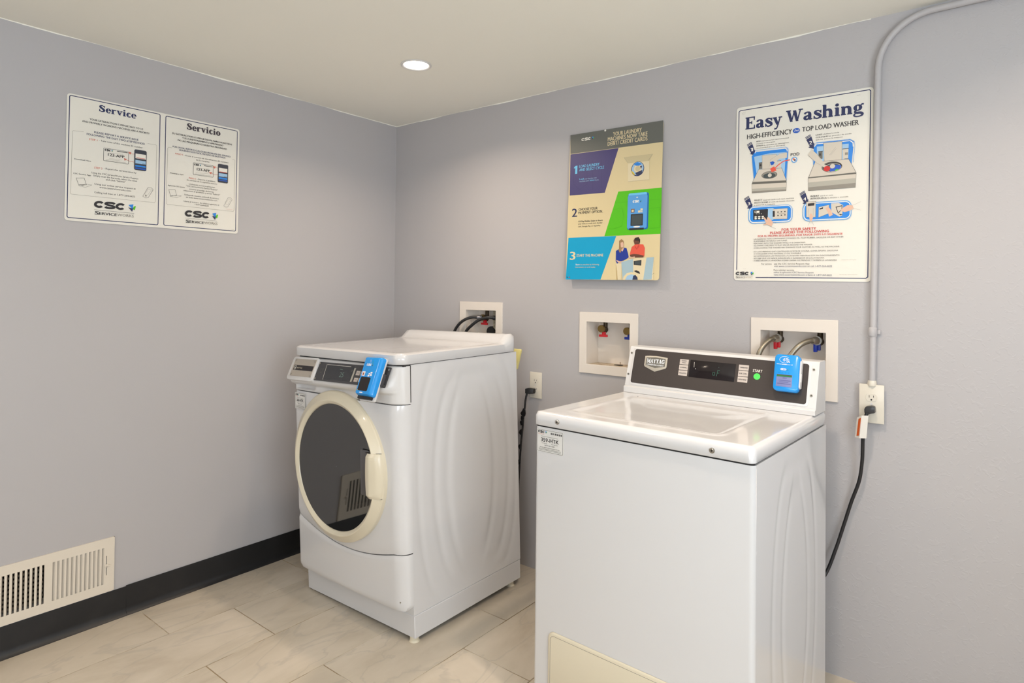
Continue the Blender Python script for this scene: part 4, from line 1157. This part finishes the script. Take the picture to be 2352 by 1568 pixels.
ring = [grid[i][0] for i in range(56)] + [grid[56][j] for j in range(60)] + [grid[i][60] for i in range(56, 0, -1)] + [grid[0][j] for j in range(60, 0, -1)]
lowr = [b.bm.verts.new((v.co.x, v.co.y, 1.0285)) for v in ring]; low2 = [b.bm.verts.new((v.co.x + (.34 - v.co.x) * .008, v.co.y + (.29 - v.co.y) * .008, 1.0262)) for v in ring]
for A_, C_ in ((ring, lowr), (lowr, low2)):
    for k in range(len(ring)):
        f = b.bm.faces.new((A_[k], C_[k], C_[(k + 1) % len(ring)], A_[(k + 1) % len(ring)])); f.smooth = True
b.bm.faces.new(low2)
bmesh.ops.recalc_face_normals(b.bm, faces=b.bm.faces[:])
obj('worktop', b, ENAMEL, fl, MF, sharp=60)
b = B(); b.box(.004, W - .004, -.030, .60, 1.018, 1.0275); obj('worktop_gap_shade', b, GAP, fl, MF)  # dark filler block standing for the shade in the gap below the worktop
b = B(); b.box(W - .002, W + .0006, -.0015, .0018, .883, 1.021); obj('side_seam', b, GAP, fl, MF)
# --- door
DC = (.3186, -.0535, .6035)
b = B(); b.lathe([(.2965, -.006, .2930), (.298, .004, .2944), (.298, .0165, .2944), (.2945, .0215, .2905, .001), (.288, .0255, .285, .002), (.272, .0385, .266, .007), (.2665, .0435, .261, .008), (.263, .0445, .2575, .009), (.2595, .0430, .2545, .009), (.2505, .0365, .2465, .009), (.2490, .0335, .245, .009), (.2485, .022, .2445, .009)], DC, (0, -1, 0), 128)
door = obj('door', b, CREAM, fl, MF, label='round cream door rim', sharp=13)
GA, GB = -.018, -.010
b = B(); rings = []
for k in range(15):
    t = 1 - k / 14; t = max(t, .004)
    rings.append([b.bm.verts.new((DC[0] + .009 + .2455 * t * math.cos(a), DC[1] - (.0290 - .004 * (1 - t * t) + GA * .2455 * t * math.cos(a) + GB * .249 * t * math.sin(a)), DC[2] + .2495 * t * math.sin(a))) for a in [2 * PI * q / 96 for q in range(96)]])
for A_, C_ in zip(rings, rings[1:]):
    for k in range(96): f = b.bm.faces.new((A_[k], A_[(k + 1) % 96], C_[(k + 1) % 96], C_[k])); f.smooth = True
bmesh.ops.recalc_face_normals(b.bm, faces=b.bm.faces[:])
obj('door_glass', b, GLASSD, door, MF, label='dark smoked glass')
b = B(); NZ = 14; hz = .0835; V = []
prof_h = [(0, .030), (.0, .043), (.02, .0475), (.06, .051), (.30, .0545), (.38, .0545), (.44, .053), (.70, .046), (.86, .0385), (.96, .028), (1.0, .018), (1.0, .000)]
for j in range(NZ + 1):
    dz = -hz + 2 * hz * j / NZ; xi = .5385 + .006 * (dz / hz) ** 2; xo = DC[0] + .294 * math.sqrt(1 - (dz / .298) ** 2); e = min(hz - abs(dz), .008); ins = .008 - math.sqrt(max(0, .008 ** 2 - (.008 - e) ** 2))
    V.append([b.bm.verts.new((xi + (xo - xi) * t, DC[1] - max(h - (ins if h > .03 else 0), 0), DC[2] + .006 + dz)) for t, h in prof_h])
for j in range(NZ):
    for k in range(len(prof_h) - 1): f = b.bm.faces.new((V[j][k], V[j][k + 1], V[j + 1][k + 1], V[j + 1][k])); f.smooth = True
b.bm.faces.new(V[0]); b.bm.faces.new(V[-1][::-1]); bmesh.ops.recalc_face_normals(b.bm, faces=b.bm.faces[:])
obj('door_handle', b, CREAM, door, MF, label='cream pull handle', sharp=28)
b = B(); P = rrect(.489, DC[2] - .078, .5435, DC[2] + .094, .006); b.prism([(x, DC[1] - .026, z) for x, z in P], Vector((0, -.0055, 0)), 0, .002)
obj('handle_pocket', b, mat('pocket_grey', (88, 86, 88), .3), door, MF)
for s in (1, -1):
    b = B(); z = DC[2] + .006 + s * (hz + .0006); b.prism([(DC[0] + q, DC[1] - w_, z - .0007) for q, w_ in ((.218, .0445), (.242, .0455), (.262, .034), (.2835, .0215), (.2835, .019), (.25, .03), (.218, .036))], Vector((0, 0, .0014))); obj('handle_seam', b, GAP, door, MF)
# --- console details on the slanted fascia plane
CD, CN = Vector((0, -.4228, -.9061)), Vector((0, -.9061, .4228))
def CP(x, s, off=0): return Vector((x, -.0565, 1.008 + .0165 * x - .003)) + CD * s + CN * off
def plate(b, q, off, th, r=.004, mi=0, bev=0, F=CP, rot=0):
    # q = (x0, s0, x1, s1) rounded plate standing th off the plane
    P = [F(x, s, off) for x, s in rrect(q[0], q[1], q[2], q[3], r)]
    n = F(0, 0, th) - F(0, 0, 0); b.prism(P, n, mi, bev)
def cpart(name, q, off, th, m, parent=fl, r=.004, bev=0, label=None, F=CP, M=MF):
    b = B(); plate(b, q, off, th, r, 0, bev, F); return obj(name, b, m, parent, M, label=label)
dr = cpart('dispenser_module', (.006, -.014, .194, .088), -.02, .0275, PLASTIC, r=.014, bev=.0022)
dp = cpart('maker_plate', (.026, -.004, .180, .072), .0075, .0014, BRUSH, dr, r=.003, label='brushed steel plate')
cpart('name_strip', (.036, .024, .176, .046), .0092, .0006, SCREEN, dr, r=.0)
for x, s in ((.034, .002), (.172, .003), (.034, .064), (.174, .065)):
    b = B(); b.cyl(CP(x, s, .0085), CP(x, s, .0108), .0038, 14); obj('screw', b, STEEL, dr, MF)
pn = cpart('control_panel', (.198, .0, .648, .079), .0, .0022, PANELF, r=.003, label='charcoal control panel')
for x, s in ((.204, .007), (.206, .072), (.641, .010), (.638, .072)):
    b = B(); b.cyl(CP(x, s, .002), CP(x, s, .005), .0042, 14); obj('screw', b, STEEL, pn, MF)
cpart('display', (.256, .008, .432, .070), .0022, .0005, SCREENF, pn, r=.001)
def FArt(F, base, M):
    return Art(F(0, 0, 0), F(1, 0, 0) - F(0, 0, 0), F(0, -1, 0) - F(0, 0, 0), F(0, 0, 1) - F(0, 0, 0), base=base)
a = FArt(CP, .0029, MF)      # coordinates: x, -s
a.part = 'panel_lettering'
a.line('w', .0016, [(.258, -.072), (.252, -.008)]); a.line('w', .0014, [(.256, -.009), (.412, -.010)])
a.text('seg', '25', .357, -.056, .026, .020); a.line('seg', .0022, [(.348, -.024), (.366, -.025)]); a.text('g2', '1', .424, -.030, .003, .008)
a.poly('g4', [(.436, -.014), (.446, -.014), (.446, -.070), (.436, -.070)])
for q in ((.456, -.024, .480, -.042), (.456, -.052, .480, -.068)): a.poly('key', [(q[0], q[1]), (q[2], q[1]), (q[2], q[3]), (q[0], q[3])]); a.line('k', .0012, [(q[0] + .004, (q[1] + q[3]) / 2), (q[2] - .004, (q[1] + q[3]) / 2)])
for q in ((.484, -.024, .508, -.042), (.484, -.052, .508, -.068), (.518, -.020, .53, -.068)): a.poly('key', [(q[0], q[1]), (q[2], q[1]), (q[2], q[3]), (q[0], q[3])])
P = rrect(.222, -.044, .236, -.030, .003); a.line('g2', .0012, P + P[:1]); a.line('g2', .0012, [(.236, -.030), (.240, -.026), (.239, -.034)])
a.done(pn, M=MF)
a = FArt(CP, .0102, MF); a.part = 'plate_lettering'
P = rrect(.042, -.043, .054, -.028, .002); a.line('w', .0014, P + P[:1]); a.text('w', 'M', .0445, -.040, .007, .008, 'b'); a.text('g5', 'MAYTAG', .060, -.039, .040, .0065, 'b')
a.done(dr, M=MF)
# --- machine number sticker
def sticker(parent, F, x0, y0, w_, h_, num, M=None, cut=0):
    b = B(); P = [F(x0 + x, y0 + y, 0) for x, y in rrect(0, 0, w_, h_, .004)]; b.prism(P, F(0, 0, .0004) - F(0, 0, 0)); st_ = obj('number_sticker', b, STICK, parent, M, label='machine number sticker ' + num)
    a = Art(F(x0, y0, 0), F(1, 0, 0) - F(0, 0, 0), F(0, 1, 0) - F(0, 0, 0), F(0, 0, 1) - F(0, 0, 0), base=.0006); a.part = 'sticker_print'
    P = rrect(.0025, .0025, w_ - .0025, h_ - .0025, .003); a.line('k', .0009, P + P[:1])
    a.csc('k', .005, h_ * .83, w_ * .33, h_ * .105); a.text('or', 'ServiceWorks', .006, h_ * .765, w_ * .22, h_ * .035)
    n = 26; random.seed(5)
    for k in range(n):
        if k in (3, 7, 8, 13, 18, 22): continue
        x = w_ * .53 + w_ * .42 * k / n; a.poly('k', [(x, h_ * .82), (x + w_ * .011, h_ * .82), (x + w_ * .011, h_ * .90), (x, h_ * .90)])
    a.line('g', h_ * .014, [(w_ * .17, h_ * .69), (w_ * .79, h_ * .69)])
    a.text('k', num, w_ * .17, h_ * .46, w_ * .66, h_ * .165, 'b')
    a.text('k', 'For Service', w_ * .20, h_ * .385, w_ * .2, h_ * .035); a.text('k', 'Para Servicio', w_ * .56, h_ * .385, w_ * .24, h_ * .035)
    a.text('k', '1-877-264-6622', w_ * .30, h_ * .29, w_ * .38, h_ * .05)
    a.text('k', 'visit our website www.cscserviceworks.com', w_ * .12, h_ * .20, w_ * .74, h_ * .035, 'b'); a.line('g2', h_ * .014, [(w_ * .09, h_ * .15), (w_ * .91, h_ * .15)]); a.line('g2', h_ * .014, [(w_ * .09, h_ * .10), (w_ * .91, h_ * .10)])
    a.done(st_, M=M)
FF = lambda x, z, off=0: Vector((x, -.0418 - off - .0015 * 1, z))
sticker(fl, lambda x, z, off=0: Vector((x, -.0645 - off, z)), .019, .7985, .077, .069, '360-HTK', MF)
b = B(); b.cyl((.655, -.037, .150), (.655, -.0395, .150), .003, 12); obj('screw', b, STEEL, fl, MF)
# --- card reader bolted over the panel's right end
def RP(x, s, off=0): return CP(x + .05 * s, s, off)
b = B(); plate(b, (.541, -.029, .6285, .139), .010, .009, .007, 0, .002, RP); rd = obj('card_reader', b, PLASTIC, fl, MF, label='blue card reader on a white back plate')
def body(b, q, h0, h1, slope, F, r=.012, mi=0, n=6):
    # cap with sloping sides: lower ring wide, upper ring inset
    R0 = rrect(q[0], q[1], q[2], q[3], r, n); R1 = rrect(q[0] + .001, q[1] + .002, q[2] - slope * .25, q[3] - .002, r, n); R2 = rrect(q[0] + .004, q[1] + .006, q[2] - slope, q[3] - .005, max(r - .003, .003), n)
    rs = [[b.bm.verts.new(F(x, s, h)) for x, s in R] for R, h in ((R0, h0), (R0, h0 + (h1 - h0) * .45), (R1, h0 + (h1 - h0) * .75), (R2, h1))]
    for A_, C_ in zip(rs, rs[1:]):
        for k in range(len(A_)):
            f = b.bm.faces.new((A_[k], A_[(k + 1) % len(A_)], C_[(k + 1) % len(A_)], C_[k])); f.smooth = True; f.material_index = mi
    f = b.bm.faces.new(rs[-1]); f.material_index = mi
    bmesh.ops.recalc_face_normals(b.bm, faces=b.bm.faces[:])
b = B(); body(b, (.5355, -.026, .629, .1240), .019, .044, .014, RP, .009); rb = obj('reader_shell', b, BLUE, rd, MF, sharp=50, label='blue shell')
b = B(); plate(b, (.541, .110, .618, .1345), .018, .013, .003, 0, .002, RP); obj('card_slot', b, BLACK, rd, MF)
cpart('reader_screen', (.5455, .056, .601, .108), .0435, .0012, SCREEN, rd, F=RP, r=.005)
a = Art(RP(0, 0, 0), RP(1, 0, 0) - RP(0, 0, 0), RP(0, -1, 0) - RP(0, 0, 0), CN, base=.0446); a.part = 'reader_print'
a.poly('p', rrect(.550, -.103, .5965, -.061, .003)); a.csc('bw', .556, -.0125, .038, .009)
a.line('bw', .0009, [(.572, .011), (.572, .004)]); a.line('bw', .0009, [(.576, .011), (.576, .000)]); a.line('gr', .001, [(.588, .009), (.586, -.006)])
a.poly('bw', rrect(.5445, -.052, .5625, -.035, .001)); a.poly('or', rrect(.5485, -.050, .5575, -.039, .001)); a.poly('g3', rrect(.550, -.047, .556, -.043, .0005))
for x, s in ((.571, -.038), (.571, -.044), (.5715, -.050)): a.line('cb2', .0012, [(x - .003, s), (x + .004, s)])
for q in ((.583, -.045, .592, -.040), (.592, -.041, .603, -.035), (.580, -.053, .590, -.047), (.593, -.050, .603, -.043)): a.poly('bw', rrect(*q, .001))
a.ell('bw', .571, -.1145, .010, .002); a.poly('ye', rrect(.545, -.107, .549, -.104, .001))
a.done(rd, M=MF)
b = B(); plate(b, (.612, .030, .640, .078), .002, .012, .004, 0, .001); obj('mounting_bracket', b, PANELF, rd, MF)

# yellow plastic piece fixed to the rear
b = B(); b.prism([(.955, -.105, 1.044), (1.003, -.105, 1.044), (1.0065, -.105, 1.038), (1.001, -.105, 1.018), (.984, -.105, .950), (.955, -.105, .94)], Vector((0, .012, 0)), 0, .0015)
obj('rear_bracket', b, mat('pale_yellow_plastic', (226, 214, 140), .5), fl, Matrix.Translation(-FO), label='pale yellow plastic piece')

# ================================================================== top load washer
tl = thing('top_load_washer', 'white top load washer with dark slanted control console in the foreground', 'washing machine', (1.6133, -.8142, 0), -.0317)
TD = .6622
# cabinet
b = B(); TZ0, TZ1 = .018, .8925
def tside(u, v, s=1):
    y, z = .014 + u * (TD - .014), TZ0 + v * (TZ1 - TZ0)
    c = barrel(y, z, .345, .42, .120, .335, .55); bb_ = barrel(y, z, .345, .42, .205, .41, .34)
    h = .004 - .0018 * math.exp(-((c - 1.0) / .11) ** 2) - .0014 * math.exp(-((bb_ - 1.0) / .06) ** 2)
    edge = max(0, min(1, min(u, 1 - u) * TD / .03, min(v, 1 - v) * .87 / .03))
    return (W + (h - .004) * edge, y, z) if s > 0 else (-(h - .004) * edge, y, z)
b.grid(lambda u, v: tside(u, v), 90, 120); b.grid(lambda u, v: tside(u, v, -1), 30, 40, flip=True)
RC = .014
def tfront(u, v):
    z = TZ0 + v * (TZ1 - TZ0)
    O = [(RC * (1 - math.cos(a)), RC * (1 - math.sin(a))) for a in [PI / 2 * k / 6 for k in range(7)]] + [(W - RC * (1 - math.cos(a)), RC * (1 - math.sin(a))) for a in [PI / 2 * (1 - k / 6) for k in range(7)]]
    x, y = O[round(u * 13)]; return (x, y, z)
b.grid(tfront, 13, 4)
b.face([(0, TD, TZ0), (0, TD, TZ1), (W, TD, TZ1), (W, TD, TZ0)]); b.face([(0, RC, TZ1), (W, RC, TZ1), (W, TD, TZ1), (0, TD, TZ1)]); b.face([(0, RC, TZ0), (0, TD, TZ0), (W, TD, TZ0), (W, RC, TZ0)])
obj('cabinet', b, ENAMEL, tl, sharp=50)
for x in (.04, W - .04):
    for y in (.05, TD - .05):
        b = B(); b.cyl((x, y, 0), (x, y, .02), .02, 16); obj('foot', b, BLACK, tl)
# access panel low on the front
b = B(); body(b, (.062, .030, .624, .2735), 0, .006, .004, lambda x, s, h=0: Vector((x, -.0005 - h, s)), .022); ap = obj('access_panel', b, CREAM, tl, label='cream access panel')
a = Art((0, 0, 0), (1, 0, 0), (0, 0, 1), (0, -1, 0), base=.0066); a.part = 'panel_groove'; P = rrect(.072, .038, .614, .2635, .015); a.line('g', .0012, P + P[:1]); a.done(ap)
# worktop with dished lid
b = B(); X0, X1, Y0, Y1 = -.0015, W + .001, -.005, TD; NU, NV = 110, 90; U, V_ = spaced(NU, 1.25), spaced(NV, 1.25)
LX0, LX1, LY0, LY1 = .080, .572, .068, .477
def lidz(x, y, d):
    r = .011; z = .9388 - (r - math.sqrt(max(0, r * r - (r - min(d, r)) ** 2)))
    dx, dy = max(LX0 - x, x - LX1), max(LY0 - y, y - LY1)
    R = .03; ex, ey = dx + R, dy + R
    sd = (math.hypot(max(ex, 0), max(ey, 0)) + min(max(ex, ey), 0)) - R            # signed distance to the lid outline
    z += .0016 * math.exp(-(sd / .009) ** 2) - .0030 * (1 - sst(-.028, .0, sd))
    if sd < 0:
        z -= .0035 * sst(0, .14, -sd)
    return z
grid = [[None] * (NV + 1) for _ in range(NU + 1)]
for i, u in enumerate(U):
    for j, v in enumerate(V_):
        x, y, d = warp_rr(u, v, X0, X1, Y0, Y1, .016); grid[i][j] = b.bm.verts.new((x, y, lidz(x, y, d)))
for i in range(NU):
    for j in range(NV): f = b.bm.faces.new((grid[i][j], grid[i + 1][j], grid[i + 1][j + 1], grid[i][j + 1])); f.smooth = True
ring = [grid[i][0] for i in range(NU)] + [grid[NU][j] for j in range(NV)] + [grid[i][NV] for i in range(NU, 0, -1)] + [grid[0][j] for j in range(NV, 0, -1)]
lowr = [b.bm.verts.new((v.co.x, v.co.y, .8985)) for v in ring]; low2 = [b.bm.verts.new((v.co.x + (.34 - v.co.x) * .008, v.co.y + (.33 - v.co.y) * .008, .8968)) for v in ring]
for A_, C_ in ((ring, lowr), (lowr, low2)):
    for k in range(len(ring)):
        f = b.bm.faces.new((A_[k], C_[k], C_[(k + 1) % len(ring)], A_[(k + 1) % len(ring)])); f.smooth = True
b.bm.faces.new(low2); bmesh.ops.recalc_face_normals(b.bm, faces=b.bm.faces[:])
wt = obj('worktop', b, ENAMEL_TOP, tl, sharp=60)
b = B(); b.box(.006, W - .006, .006, TD - .006, .8905, .8975); obj('worktop_gap_shade', b, GAP, tl)  # dark filler that colours the worktop gap as if shaded
for x, z in ((.0905, .9165), (.5800, .9145)):
    b = B(); b.cyl((x, -.0045, z), (x, -.0075, z), .0072, 20); b.cyl((x, -.0075, z), (x, -.0095, z), .0058, 20, 0, .0045); b.cyl((x, -.0095, z), (x, -.0097, z), .0022, 10, 1); obj('screw', b, [STEEL, DARK], wt)
for x, y in ((.104, .470), (.5700, .4655)):
    b = B(); b.cyl((x, y, .934), (x, y, .9395), .0026, 12); obj('hinge_pin', b, DARK, wt)
sticker(tl, lambda x, z, off=0: Vector((x, -.0003 - off, z)), .0075, .8145, .1030, .0715, '359-HTK')
# console
TDv, TN = Vector((0, .29499, .9555)), Vector((0, -.9555, .29499))
def TP(x, s, off=0): return Vector((x, .535, .957 - .009 * x)) + TDv * s + TN * off
b = B(); xs0, xs1 = .010, .687
def prof_t(x):
    z = -.009 * x
    return [Vector((x, .529, .9395)), Vector((x, .529, .9605 + z)), Vector((x, .531, .9625 + z)), Vector((x, .5385, .963 + z)), TP(x, .010, 0), TP(x, .154, 0), TP(x, .1585, -.0015), TP(x, .161, -.006), Vector((x, .648, 1.109 + z)), Vector((x, .651, 1.106 + z)), Vector((x, .651, .9395))]
A_, C_ = [b.bm.verts.new(p) for p in prof_t(xs0)], [b.bm.verts.new(p) for p in prof_t(xs1)]
for k in range(len(A_) - 1): b.bm.faces.new((A_[k], C_[k], C_[k + 1], A_[k + 1]))
b.bm.faces.new(A_); b.bm.faces.new(C_[::-1]); bmesh.ops.recalc_face_normals(b.bm, faces=b.bm.faces[:])
cons = obj('control_console', b, PLASTIC, tl)
mo = cons.modifiers.new('bev', 'BEVEL'); mo.width = .0022; mo.segments = 3; mo.limit_method = 'ANGLE'; mo.angle_limit = math.radians(20)
def tpart(name, q, off, th, m, parent, r=.004, bev=0, label=None):
    b = B(); plate(b, q, off, th, r, 0, bev, TP); return obj(name, b, m, parent, None, label=label)
fr = tpart('panel_frame', (.0255, .0115, .6655, .1545), -.001, .0022, PLASTIC, cons, r=.012, bev=.0009)
pn = tpart('control_panel', (.0335, .0195, .6575, .1490), .0008, .0010, PANEL, tl, r=.008, label='dark brown brushed control panel')
tpart('display', (.2600, .0650, .4240, .1265), .0018, .0012, SCREEN, pn, r=.001, bev=.0004, label='black digital display')
a = Art(TP(0, 0, 0), TP(1, 0, 0) - TP(0, 0, 0), TDv, TN, base=.0022); a.part = 'panel_lettering'
for x0, labs in ((.2200, ('POWDER WASH', 'NORMAL', 'DELICATES')), (.4350, ('TEMPERATURE', 'SOIL LEVEL', 'EXTRA RINSE'))):
    for k, tx in enumerate(labs):
        s1 = .1262 - k * .0205; s0 = s1 - .0185; wd = .0335
        tpart('cycle_button', (x0, s0, x0 + wd, s1), .0018, .0006, mat('button_grey', (198, 188, 180), .35), pn, r=.0008)
        a.part = 'button_lettering|%d%d' % (x0 > .3, k); a.k = .0028
        if k == 0 and x0 < .3:
            a.text('k', 'POWDER', x0 + .007, s0 + .0110, .019, .0038, 'b'); a.text('k', 'WASH', x0 + .010, s0 + .0040, .014, .0038, 'b')
        else: a.text('k', tx, x0 + .0035, s0 + .0070, wd - .007, .0042, 'b')
a.part = 'start_button'; a.k = .0022
a.text('w', 'START', .483, .1065, .031, .0085, 'b'); a.ell('k', .4981, .0915, .0124, .0118, 32); a.ell('grn', .4981, .0915, .0112, .0107, 32)
a.part = 'display_digits'; a.k = .0034
a.line('w', .0011, [(.2765, .1010), (.2755, .1190)]); a.ell('w', .2832, .0960, .0013, .0013, 10); a.ell('seg', .3665, .1090, .0009, .0009, 8)
a.line('segd', .0016, rrect(.3470, .0800, .3545, .0900, .0015, 2) + [(.3545, .0800)]); a.line('segd', .0016, [(.3620, .0780), (.3640, .0990)]); a.line('segd', .0016, [(.3640, .0985), (.3710, .0980)]); a.line('segd', .0016, [(.3630, .0890), (.3690, .0885)])
a.done(pn)
# shield badge
sh = [(.0800, .1250), (.100, .1272), (.1255, .1282), (.151, .1272), (.1712, .1250), (.1715, .090), (.168, .0845), (.1262, .0692), (.084, .0845), (.0800, .090)]
b = B(); b.prism([TP(x, s, .001) for x, s in sh], TN * .003, 0, .0008); bd = obj('maker_badge', b, mat('badge_silver', (196, 190, 176), .35, metal=.3), pn, label='silver shield badge')
a = Art(TP(0, 0, 0), TP(1, 0, 0) - TP(0, 0, 0), TDv, TN, base=.0044); a.part = 'badge_lettering'
a.poly('g2', [(.0865, .1200), (.1255, .1232), (.1648, .1200), (.1650, .0915), (.1262, .0830), (.0868, .0915)])
a.text('bw', 'MAYTAG', .0900, .1010, .0720, .0150, 'e'); a.text('bw', 'COMMERCIAL LAUNDRY', .0910, .0915, .0690, .0055, 'b'); a.done(pn)
for x, s in ((.0200, .1325), (.0190, .0505), (.6720, .1325), (.6710, .0495)):
    b = B(); b.cyl(TP(x, s, 0), TP(x, s, .0018), .0040, 16); b.cyl(TP(x, s, .0018), TP(x, s, .0020), .0016, 8, 1); obj('screw', b, [STEEL, DARK], cons)

# contactless card reader on the console
def QP(x, s, off=0): return TP(x - .02 * (s - .043), s + .006, off)
b = B(); R = []
def rr_ring(q, h, r): return [b.bm.verts.new(QP(x, s, h)) for x, s in rrect(q[0], q[1], q[2], q[3], r, 7)]
rs = [rr_ring((.5620, .0470, .6360, .1590), .004, .010), rr_ring((.5600, .0430, .6385, .1630), .010, .013), rr_ring((.5600, .0430, .6385, .1630), .024, .013), rr_ring((.5612, .0442, .6373, .1618), .0285, .0125), rr_ring((.5640, .0470, .6345, .1590), .0305, .011)]
for A_, C_ in zip(rs, rs[1:]):
    for k in range(len(A_)): f = b.bm.faces.new((A_[k], A_[(k + 1) % len(A_)], C_[(k + 1) % len(A_)], C_[k])); f.smooth = True
b.bm.faces.new(rs[-1]); b.bm.faces.new(rs[0][::-1]); bmesh.ops.recalc_face_normals(b.bm, faces=b.bm.faces[:])
cr = obj('card_reader', b, BLUE, tl, sharp=50, label='bright blue contactless card reader')
b = B(); b.prism([QP(x, s, h) for s, h in ((.060, .006), (.056, .020), (.060, .0265), (.144, .0265), (.148, .020), (.146, .004)) for x in (.6380,)], Vector((.0045, 0, 0)), 0, .0012)
b.prism([QP(.6400, s, h) for s, h in ((.078, .012), (.078, .024), (.104, .024), (.104, .012))], Vector((.004, 0, 0)), 0, .001)
obj('side_cradle', b, PLASTIC, cr)
b = B(); plate(b, (.5705, .0570, .6190, .0965), .0300, .0010, .0015, 0, .0003, QP); sc_ = obj('reader_screen', b, mat('reader_lcd', (126, 132, 178), .25), cr)
a = Art(QP(0, 0, 0), TP(1, 0, 0) - TP(0, 0, 0), QP(0, 1, 0) - QP(0, 0, 0), TN, base=.0316); a.part = 'reader_print'
a.poly('g3', [(.5715, .0930), (.6180, .0930), (.6180, .0958), (.5715, .0958)]); a.poly('lcdg', [(.5715, .0890), (.6180, .0890), (.6180, .0932), (.5715, .0932)])
a.text('lcdk', 'HELLO', .5900, .0835, .0125, .0032, 'b')
for k, (x0, x1) in enumerate(((.5790, .6150), (.5810, .6080), (.5750, .6150))): a.line('lcdk', .0013, [(x0, .0770 - .0052 * k), (x1, .0770 - .0052 * k)])
E_ = [(.5925 + .0160 * math.cos(t), .1445 + .0105 * math.sin(t)) for t in [math.radians(40 + 295 * k / 26) for k in range(27)]]; a.line('bw', .0009, E_)
for k, r_ in enumerate((.003, .0055, .008)): a.line('bw', .0010, [(.5850 + r_ * math.cos(t), .1440 + r_ * 1.05 * math.sin(t)) for t in [math.radians(-42 + 84 * j / 6) for j in range(7)]])
a.line('bw', .0018, [(.5950, .1500), (.6020, .1430), (.6085, .1365)]); a.line('bw', .0014, [(.5950, .1440), (.6000, .1385), (.6040, .1375)]); a.line('bw', .0012, [(.5975, .1475), (.6010, .1490), (.6065, .1440)])
for x0, x1, w_ in ((.5690, .5760, .0012), (.5775, .5830, .0012), (.5850, .5910, .0020), (.5925, .5985, .0026), (.6000, .6110, .0012), (.6140, .6170, .0022)): a.line('bw', w_, [(x0, .1290), (x1, .1292)])
a.poly('bw', rrect(.5815, .1100, .6000, .1160, .003)); a.csc('sb', .5830, .1112, .0230, .0036)
for k in range(4): a.ell('n', .5778 + .0100 * k, .1022, .0009, .0009, 8)
a.done(cr)

# cords: part of their washer, plugged into the wall outlets
def wparent(o, par): o.parent = par; o.matrix_parent_inverse = Matrix.Identity(4)
FI = Matrix.Translation(-FO); TI = (Matrix.Translation(Vector((1.6133, -.8142, 0))) @ Matrix.Rotation(-.0317, 4, 'Z')).inverted()
b = B(); b.tube(catmull([(.992, -.030, .838), (.985, -.034, .80), (.982, -.036, .76), (.975, -.036, .72), (.970, -.036, .66), (.963, -.036, .60), (.957, -.036, .52), (.952, -.038, .42), (.945, -.045, .30), (.92, -.08, .2), (.88, -.18, .16)], 8), .0048, 10)
cable = obj('power_cord', b, BLACK, fl, FI, label='black power cord')
b = B(); b.prism([(x, y, z) for x, y, z in ((1.028, -.012, .854), (1.002, -.018, .856), (.988, -.024, .853), (.988, -.024, .831), (1.008, -.020, .829), (1.026, -.012, .831))], Vector((0, -.02, 0)), 0, .002)
obj('plug', b, BLACK, cable, FI)
for (x, z, s) in ((.978, .735, .014), (.970, .690, .012), (.965, .64, .010), (.960, .575, .009), (.957, .50, .009), (.972, .71, .010)):
    b = B(); P = [(x + s * math.cos(a) * random.uniform(.55, 1.15), -.038, z + s * 1.5 * math.sin(a) * random.uniform(.5, 1.2)) for a in [k * PI / 4 for k in range(8)]]
    b.prism(P, Vector((0, -.006, 0)), 0); obj('tape_wrap', b, mat('black_tape', (26, 26, 28), .3), cable, FI)
b = B(); b.tube(catmull([(2.418, -.048, .925), (2.410, -.050, .89), (2.406, -.046, .838), (2.402, -.035, .76), (2.392, -.028, .69), (2.368, -.022, .614), (2.345, -.022, .53), (2.322, -.03, .445), (2.295, -.05, .36), (2.262, -.09, .31), (2.22, -.15, .28), (2.18, -.20, .27)], 8), .0056, 10)
cable = obj('power_cord', b, BLACK, tl, TI, label='black power cord')
b = B(); b.prism([(x, -.024, z) for x, z in ((2.440, .947), (2.430, .949), (2.414, .945), (2.409, .936), (2.410, .922), (2.420, .918), (2.429, .923), (2.441, .926))], Vector((0, -.024, 0)), 0, .003)
obj('plug', b, mat('dark_grey_plug', (54, 54, 56), .3), cable, TI)
b = B(); b.prism([(2.404, -.058, .916), (2.424, -.058, .918), (2.418, -.058, .842), (2.398, -.058, .840)], Vector((0, -.0006, 0)))
b.prism([(2.404, -.058, .916), (2.388, -.044, .905), (2.382, -.044, .838), (2.398, -.058, .840)], Vector((-.0003, -.0005, 0)))
obj('warning_tag', b, mat('tag_paper', (228, 224, 216), .5), cable, TI, label='white and orange tag')
b = B(); b.prism([(2.4020, -.0575, .908), (2.394, -.0502, .902), (2.388, -.0502, .845), (2.3960, -.0575, .848)], Vector((-.0004, -.0012, 0)))
obj('tag_print', b, mat('ink_orange', (214, 96, 36), .5), cable, TI)
